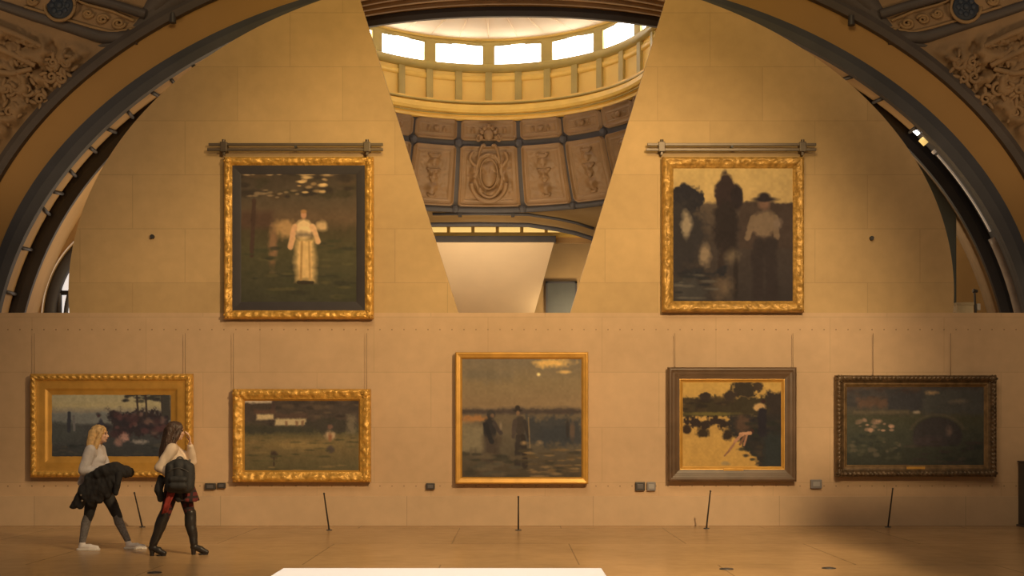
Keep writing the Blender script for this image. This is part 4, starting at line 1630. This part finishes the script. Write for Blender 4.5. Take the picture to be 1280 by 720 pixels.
for s, e, w, th in ((shN, elN, wrN, 1), (shF, elF, wrF, -1)):
    chain(bm, [s, e, w], [.05, .036, .026])
hand(bm, wrN, (.95, .1, .05), (0, .3, -1), 1.0, .55, -1)
hand(bm, wrF, (.8, -.5, .0), (0, -.3, -1), 1.0, .5, 1)
P, R = head_shape(bm, (-.03, 0, 1.545), 0.12, -0.02, .98)
fuse('body', bm, .0055, M['skin'], woman, 2)
face_parts(P, R, woman, M['blonde'], .98)
bm = Soup()
ball(bm, P(-.022, 0, .04), (.108, .088, .092), R)
ball(bm, P(-.06, 0, -.01), (.085, .09, .11), R)
for y in (-1, 1):
    chain(bm, [P(.05, .055 * y, .075), P(.02, .085 * y, .0), P(-.02, .092 * y, -.1), P(-.06, .095 * y, -.2), P(-.085, .10 * y, -.27)], [.022, .03, .036, .036, .02])
for y in (-.07, -.035, 0, .035, .07):
    chain(bm, [P(-.09, y, .02), P(-.115, y * 1.2, -.12), P(-.125, y * 1.3, -.24), P(-.12, y * 1.3, -.32 + abs(y))], [.05, .05, .042, .018])
fuse('hair', bm, .007, M['blonde'], woman, 2, lambda co: .006 * noise.noise(Vector((co.x * 60, co.y * 60, co.z * 8))))
bm = Soup()
chain(bm, [(-.08, 0, .97), (-.1, 0, 1.1), (-.11, 0, 1.24)], [.15, .145, .14])
chain(bm, [(-.08, -.06, .96), (-.08, .06, .96)], [.14, .14])
chain(bm, [(-.105, -.12, 1.3), (-.105, .12, 1.3)], [.082, .082])
chain(bm, [(-.10, 0, 1.33), (-.088, 0, 1.385)], [.085, .068])
ball(bm, (-.035, 0, 1.21), (.085, .12, .09))
for s, e, w in ((shN, elN, wrN), (shF, elF, wrF)):
    ww = Vector(e).lerp(Vector(w), .93)
    chain(bm, [s, e, ww], [.076, .068, .044])
chain(bm, [(-.19, -.1, 1.0), (-.24, -.12, .90)], [.07, .045])
fuse('sweater', bm, .009, M['sweater'], woman, 4, cloth_disp(.014, 11, 2))
bm = Soup()
chain(bm, [(-.06, -.075, .93), (-.06, .075, .93)], [.13, .13])
for h, k, a in ((hipN, kneeN, ankN), (hipF, kneeF, ankF)):
    chain(bm, [h, Vector(k).lerp(Vector(h), .05), k, Vector(k).lerp(Vector(a), .12)], [.105, .07, .066, .06])
fuse('leggings', bm, .008, M['leggings'], woman, 3, cloth_disp(.005, 14, 5))
for h, k, a in ((hipN, kneeN, ankN), (hipF, kneeF, ankF)):
    kk, aa = Vector(k), Vector(a)
    bm = Soup()
    chain(bm, [kk, kk.lerp(aa, .3) + Vector((-.015, 0, 0)), aa + Vector((0, 0, .01))], [.062, .062, .043])
    o = fuse('legging_calf', bm, .007, M['mesh_grey'], woman, 3)
    o['label'] = 'grey sheer lower leg of the leggings'
for he, to, an in ((heelN, toeN, ankN), (heelF, toeF, ankF)):
    bm, h, t, d, L_ = shoe('s', he, to, an, None, None)
    o = fuse('sneaker', bm, .006, M['sneaker'], woman, 3)
    ground_clip(o, .012)
    bm = Soup()
    for f, r in ((.06, .041), (.3, .041), (.55, .046), (.78, .043), (.9, .034)):
        rod(bm, h + d * L_ * f, h + d * L_ * f + Vector((0, 0, .028)), r, r, 20)
    for f0, f1, r in ((.06, .55, .041), (.55, .85, .043)):
        sd = Vector((-d.y, d.x, 0)) * r
        A, B = h + d * L_ * f0, h + d * L_ * f1
        bm.add([q + Vector((0, 0, z)) for z in (0, .028) for q in (A + sd, A - sd, B - sd, B + sd)],
               ((3, 2, 1, 0), (4, 5, 6, 7), (0, 1, 5, 4), (1, 2, 6, 5), (2, 3, 7, 6), (3, 0, 4, 7)))
    so = fuse('sole', bm, .006, mat('sole_white', (.85, .8, .77), .6), o, 1)
    ground_clip(so, .0)

# her black coat, carried over the forearm
coat = thing('coat', 'black coat draped over the forearm of the blonde walking visitor', 'coat', ((128 - 640) / S1, Y_1, 0))


def L1(px, py, y):
    return ((px - 128) / S1, y, (687 - py) / S1)


bm = Soup()
chain(bm, [L1(122, 596, -.25), L1(138, 589, -.28), L1(152, 586, -.27), L1(165, 589, -.22)], [.075, .095, .10, .075])
chain(bm, [L1(152, 585, -.12), L1(166, 590, -.15)], [.08, .065])
for x0, y0, x1, y1, r0, r1 in ((122, 598, 101, 630, .075, .05), (128, 600, 108, 630, .08, .05), (134, 600, 122, 627, .085, .055), (142, 598, 132, 622, .085, .06), (150, 594, 142, 616, .085, .065), (155, 592, 150, 608, .075, .06)):
    chain(bm, [L1(x0, y0, -.26), L1((x0 + x1) / 2, (y0 + y1) / 2, -.285), L1(x1, y1, -.25)], [r0, (r0 + r1) / 2, r1])
chain(bm, [L1(101, 630, -.25), L1(97, 632, -.24)], [.035, .02])
fuse('coat_body', bm, .01, M['coat'], coat, 4, lambda co: .022 * noise.noise(Vector((co.x * 12 + co.z * 5, co.y * 8, co.z * 5))) + .008 * noise.noise(Vector((co.x * 30, co.y * 30, co.z * 20))))
bm = Soup()
chain(bm, [L1(158, 592, -.31), L1(157, 603, -.33), L1(154, 614, -.31)], [.05, .045, .04])
fuse('coat_sleeve', bm, .008, M['coat'], coat, 3, cloth_disp(.012, 16, 9))
M['horn'] = mat('horn_button', (.25, .2, .15), .4)
for px, py in ((113, 617), (114, 624)):
    bm = Soup()
    ball(bm, L1(px, py, -.345), (.014, .008, .014), u=12, v=8)
    link('button', mesh('button', bm.V, bm.F, True), M['horn'], coat)

# ---- dark haired visitor ----------------------------------------------------
S2 = 97.5
Y_2 = FPX / S2 + CAM_Y
lady = thing('person', 'person with long dark hair and tall black heeled boots, hand raised, walking right', 'person', ((220 - 640) / S2, Y_2, 0))


def L2(px, py, y):
    return ((px - 220) / S2, y, (694 - py) / S2)


hipN, kneeN, ankN = (.0, -.08, .92), (-.12, -.085, .50), (-.265, -.085, .15)
hipF, kneeF, ankF = (.06, .08, .92), (.165, .07, .50), (.215, .06, .15)
heelN, toeN, heelF, toeF = (-.325, -.085, 0), (-.085, -.10, 0), (.165, .06, 0), (.415, .05, 0)
yaw2 = 0.25
fw = Vector((math.cos(yaw2), math.sin(yaw2), 0))
lf = Vector((-math.sin(yaw2), math.cos(yaw2), 0))
ch = Vector((-.05, 0, 1.36))
shN, shF = ch - lf * .155, ch + lf * .155
elN, wrN = Vector((-.145, -.215, 1.13)), Vector((.04, -.24, 1.00))
elF, wrF = Vector((.17, .14, 1.20)), Vector((.175, .02, 1.43))
bm = Soup()
chain(bm, [(.03, 0, .95), (-.01, 0, 1.1), (-.04, 0, 1.25)], [.12, .108, .12])
chain(bm, [(.02, -.07, .93), (.04, .07, .93)], [.112, .112])
chain(bm, [ch - lf * .12, ch + lf * .12], [.057, .057])
chain(bm, [(-.05, 0, 1.36), (-.045, 0, 1.43), (-.025, 0, 1.5)], [.07, .05, .05])
for h, k, a, he, to in ((hipN, kneeN, ankN, heelN, toeN), (hipF, kneeF, ankF, heelF, toeF)):
    kk, aa = Vector(k), Vector(a)
    chain(bm, [h, k, kk.lerp(aa, .3) + Vector((-.012, 0, 0)), a], [.084, .054, .052, .036])
    chain(bm, [aa, Vector(he) + Vector((.06, 0, .095)), Vector(to) + Vector((-.06, 0, .035))], [.034, .034, .026])
for s, e, w in ((shN, elN, wrN), (shF, elF, wrF)):
    chain(bm, [s, e, w], [.046, .034, .025])
hand(bm, wrN, (.9, .05, -.35), (0, .6, -.8), .98, .6, -1)
hand(bm, wrF, (-.02, -.05, 1), (-.8, -.3, 0), .98, .45, -1)
P, R = head_shape(bm, (.0, 0, 1.585), .5, 0.0, .97)
fuse('body', bm, .0055, M['skin'], lady, 2)
face_parts(P, R, lady, M['brown_hair'], .97)
bm = Soup()
ball(bm, P(-.02, 0, .045), (.110, .092, .092), R)
ball(bm, P(-.06, 0, -.01), (.09, .093, .115), R)
for y in (-1, 1):
    chain(bm, [P(.05, .055 * y, .078), P(.02, .088 * y, .0), P(-.03, .094 * y, -.09), P(-.075, .085 * y, -.17), P(-.11, .07 * y, -.24)], [.024, .034, .040, .036, .022])
for y in (-.075, -.04, 0, .04, .075):
    chain(bm, [P(-.09, y, .02), P(-.125, y * 1.1, -.13), P(-.165, y * 1.0 + .02, -.28), P(-.19, y * .8 + .03, -.42 + abs(y))], [.05, .046, .036, .016])
fuse('hair', bm, .007, M['brown_hair'], lady, 2, lambda co: .006 * noise.noise(Vector((co.x * 60, co.y * 60, co.z * 8))))
bm = Soup()
chain(bm, [(-.0, 0, 1.0), (-.03, 0, 1.12), (-.045, 0, 1.25)], [.14, .132, .135])
chain(bm, [ch - lf * .11, ch + lf * .11], [.08, .08])
chain(bm, [(-.05, 0, 1.36), (-.046, 0, 1.40)], [.08, .066])
for q in (-1, 1):
    ball(bm, Vector((-.045, 0, 1.24)) + fw * .09 + lf * .06 * q, .068)
for s, e, w in ((shN, elN, wrN), (shF, elF, wrF)):
    chain(bm, [s, e, Vector(e).lerp(Vector(w), .85)], [.074, .064, .044])
fuse('blouse', bm, .009, M['cream_top'], lady, 4, cloth_disp(.012, 12, 4))
# plaid skirt
V, F = [], []
nz, nt = 12, 64
for i in range(nz):
    f = i / (nz - 1)
    for k in range(nt):
        a = 2 * PI * k / nt
        ru, rv = .155 + .07 * f, .135 + .06 * f
        pl_ = 1 + .05 * f * math.sin(a * 12)
        V.append((.03 + .035 * f + ru * math.cos(a) * pl_, rv * math.sin(a) * pl_, 1.03 - .33 * f + .01 * math.sin(a * 3)))
for i in range(nz - 1):
    for k in range(nt):
        F.append((i * nt + k, (i + 1) * nt + k, (i + 1) * nt + (k + 1) % nt, i * nt + (k + 1) % nt))
sk = link('skirt', fix(mesh('skirt', V, F, True)), M['plaid'], lady)
sm = sk.modifiers.new('s', 'SOLIDIFY')
sm.thickness = .008
# dark jacket panel tied round the hips, with a red flap
bm = Soup()
chain(bm, [L2(206, 598, -.17), L2(204, 612, -.19), L2(206, 622, -.17)], [.05, .06, .045])
chain(bm, [L2(214, 600, -.2), L2(228, 604, -.21), L2(242, 600, -.17)], [.05, .05, .045])
chain(bm, [L2(228, 606, -.2), L2(229, 622, -.2)], [.06, .05])
fuse('hip_jacket', bm, .008, M['coat'], lady, 3, cloth_disp(.012, 16, 3))
V, F = [], []
pth = [L2(222, 611, -.265), L2(220, 618, -.275), L2(216, 628, -.265), L2(212, 640, -.235)]
for i, p in enumerate(pth):
    w_ = .055 - .006 * i
    for k in range(5):
        x = (k - 2) / 2
        V.append((p[0] + x * w_, p[1] + .012 * math.sin(k * 2.2 + i), p[2] + x * .01))
fl = link('red_flap', fix(mesh('flap', V, grid_faces(4, 5), True)), M['red'], lady)
fm = fl.modifiers.new('s', 'SOLIDIFY')
fm.thickness = .01
bm = Soup()
chain(bm, [(.02, -.07, .93), (.04, .07, .93)], [.122, .122])
for h, k, a in ((hipN, kneeN, ankN), (hipF, kneeF, ankF)):
    chain(bm, [h, Vector(h).lerp(Vector(k), .5), k, Vector(k).lerp(Vector(a), .2)], [.098, .082, .064, .06])
fuse('tights', bm, .008, M['plaid'], lady, 3)
for h, k, a, he, to in ((hipN, kneeN, ankN, heelN, toeN), (hipF, kneeF, ankF, heelF, toeF)):
    kk, aa = Vector(k), Vector(a)
    bm, hh, t, d, L_ = shoe('b', he, to, aa + Vector((0, 0, .02)), None, None, .055)
    chain(bm, [kk + Vector((0, 0, .03)), kk.lerp(aa, .3) + Vector((-.012, 0, 0)), kk.lerp(aa, .7), aa], [.074, .074, .058, .05])
    o = fuse('boot', bm, .007, M['boot'], lady, 3, cloth_disp(.006, 18, 7))
    ground_clip(o, .006)
    bm = Soup()
    rod(bm, hh + d * .045, hh + d * .045 + Vector((0, 0, .075)), .026, .034, 18)
    rod(bm, t - d * .05, t - d * .05 + Vector((0, 0, .018)), .034, .034, 18)
    rod(bm, t - d * .10, t - d * .10 + Vector((0, 0, .018)), .038, .038, 18)
    link('heel', mesh('heel', bm.V, bm.F), M['boot'], o)

# the black backpack she holds at her near side
bp_ = thing('backpack', 'black backpack held at the side of the dark haired visitor', 'backpack', L2(233, 594, -.27))
bp_.location = Vector(L2(233, 594, -.30)) + Vector(lady.location)
bm = Soup()
for x0, x1, z0, z1, y, r in ((-.10, .10, -.13, -.13, 0, .085), (-.10, .10, .08, .08, 0, .08), (-.07, .07, .14, .14, 0, .07), (-.10, -.10, -.13, .1, 0, .085), (.10, .10, -.13, .1, 0, .085), (0, 0, -.13, .13, 0, .095)):
    cap(bm, (x0, y, z0), (x1, y, z1), r)
fuse('bag_body', bm, .009, M['bag'], bp_, 4, cloth_disp(.008, 14, 6))
bm = Soup()
cap(bm, (-.07, -.085, -.12), (.07, -.085, -.12), .05)
cap(bm, (-.07, -.085, -.04), (.07, -.085, -.04), .045)
fuse('front_pocket', bm, .008, M['bag'], bp_, 3, cloth_disp(.005, 18, 8))
tube('zip', [(-.13 + .26 * i / 12, -.098 + .02 * abs(i / 6 - 1), .055 + .05 * math.sin(PI * i / 12)) for i in range(13)], .006, M['bag_trim'], bp_, 6)
tube('carry_handle', [(.045 * math.cos(PI * i / 10), 0, .195 + .045 * math.sin(PI * i / 10)) for i in range(11)], .010, M['bag_trim'], bp_, 8)
for sx in (-.08, .08):
    tube('shoulder_strap', [(sx, .06, .17), (sx * 1.1, .12, .2), (sx * 1.15, .14, .05), (sx * 1.2, .1, -.17)], .016, M['bag_trim'], bp_, 8)

# ================================================================ LIGHT, WORLD, CAMERA
def area(name, loc, target, sx, sy, power, col, spread=180):
    l = bpy.data.lights.new(name, 'AREA')
    l.shape = 'RECTANGLE'
    l.size, l.size_y = sx, sy
    l.energy = power
    l.color = col
    l.spread = math.radians(spread)
    o = bpy.data.objects.new(name, l)
    COL.objects.link(o)
    o.location = loc
    o.rotation_euler = (Vector(target) - Vector(loc)).to_track_quat('-Z', 'Y').to_euler()
    return o


def spot(name, loc, target, power, col, ang, blend=0.6, r=0.1):
    l = bpy.data.lights.new(name, 'SPOT')
    l.energy = power
    l.color = col
    l.spot_size = math.radians(ang)
    l.spot_blend = blend
    l.shadow_soft_size = r
    o = bpy.data.objects.new(name, l)
    COL.objects.link(o)
    o.location = loc
    o.rotation_euler = (Vector(target) - Vector(loc)).to_track_quat('-Z', 'Y').to_euler()
    return o


WARM = (1.0, 0.71, 0.365)
area('hall_skylight', (0.0, -13, 13.0), (-0.5, -3, 1.0), 7, 4, 560, (1.0, 0.74, 0.45))
spot('wall_wash', (4.5, -14, 7.5), (0.0, 0, 1.1), 5700, WARM, 59, 0.55, 0.17)
spot('right_fill', (6.6, -13, 8.0), (9.3, 0, 2.8), 1050, WARM, 24, 1.0, 0.4)  # added spot, lifts the right end of the wall
spot('upper_wash', (-0.5, -12.5, 11.5), (0.0, 0, 8.8), 1750, (1.0, 0.6, 0.0), 58, 1.0, 0.4)
spot('gap_fill', (0, -21.5, 3.0), (0, 3, 9.7), 1500, (1.0, 0.78, 0.55), 13, 0.8, 0.1)  # added fill from behind the camera for the arch crown in the gap
spot('vault_fill', (-10.3, -5, 4.6), (-8.9, 0.4, 8.2), 420, (1.0, 0.68, 0.36), 62, 0.9, 0.3)  # added pair of unseen fills brightening arch band and spandrels
spot('vault_fill', (10.3, -5, 4.6), (8.9, 0.4, 8.2), 420, (1.0, 0.68, 0.36), 62, 0.9, 0.3)
spot('plinth_fill', (-0.57, -10.2, 9.5), (-0.57, Yp - .55, 0.4), 3200, (1.0, 0.84, 0.68), 25, 0.3, 0.1)  # unseen spot added to bring the plinth top near white
area('cupola_fill', (XC + 0.4, YC + 2.4, 8.3), (XC, YC + 6, 10.6), 3.4, 1.2, 75, (1.0, 0.72, 0.4))
area('far_ceiling_fill', (-1.2, 20.0, 5.2), (-1.2, 24.5, 7.4), 4, 1, 195, (1.0, 0.76, 0.48))  # added fill that brightens the cream slope
area('far_wall_fill', (2.6, 25.9, 5.6), (2.3, 27.8, 7.2), 1, 0.6, 75, (1.0, 0.74, 0.40))  # extra fill added for the tan far wall
area('rotunda_fill', (-1.0, 8.0, 5.0), (-1.0, 2.0, 8.0), 6, 3, 260, (1.0, 0.74, 0.45))  # fill added inside the rotunda to light the arch soffits
area('side_bay_fill', (-6.2, 3.8, 5.0), (-9.4, 5.2, 6.0), 0.8, 0.8, 45, (1.0, 0.74, 0.42))  # hidden fills added behind the panels for both side walls
area('side_bay_fill', (6.2, 3.8, 5.0), (9.4, 5.2, 6.0), 0.8, 0.8, 45, (1.0, 0.74, 0.42))

w = bpy.data.worlds.new('hall_air')
scene.world = w
w.use_nodes = True
w.node_tree.nodes['Background'].inputs['Color'].default_value = (1.0, 0.80, 0.62, 1)
w.node_tree.nodes['Background'].inputs['Strength'].default_value = 0.065

cam = bpy.data.cameras.new('camera')
cam.sensor_width = 36
cam.lens = FPX / 1280 * 36
cam.shift_y = (HOR - 360) / 1280
cam.clip_end = 200
co = bpy.data.objects.new('camera', cam)
COL.objects.link(co)
co.location = (0, CAM_Y, EYE)
co.rotation_euler = (PI / 2, 0, 0)
scene.camera = co
vs = scene.view_settings
vs.view_transform = 'Standard'
vs.look = 'None'
vs.exposure = 0
vs.gamma = 1
vs.use_curve_mapping = False
scene.cycles.use_denoising = True
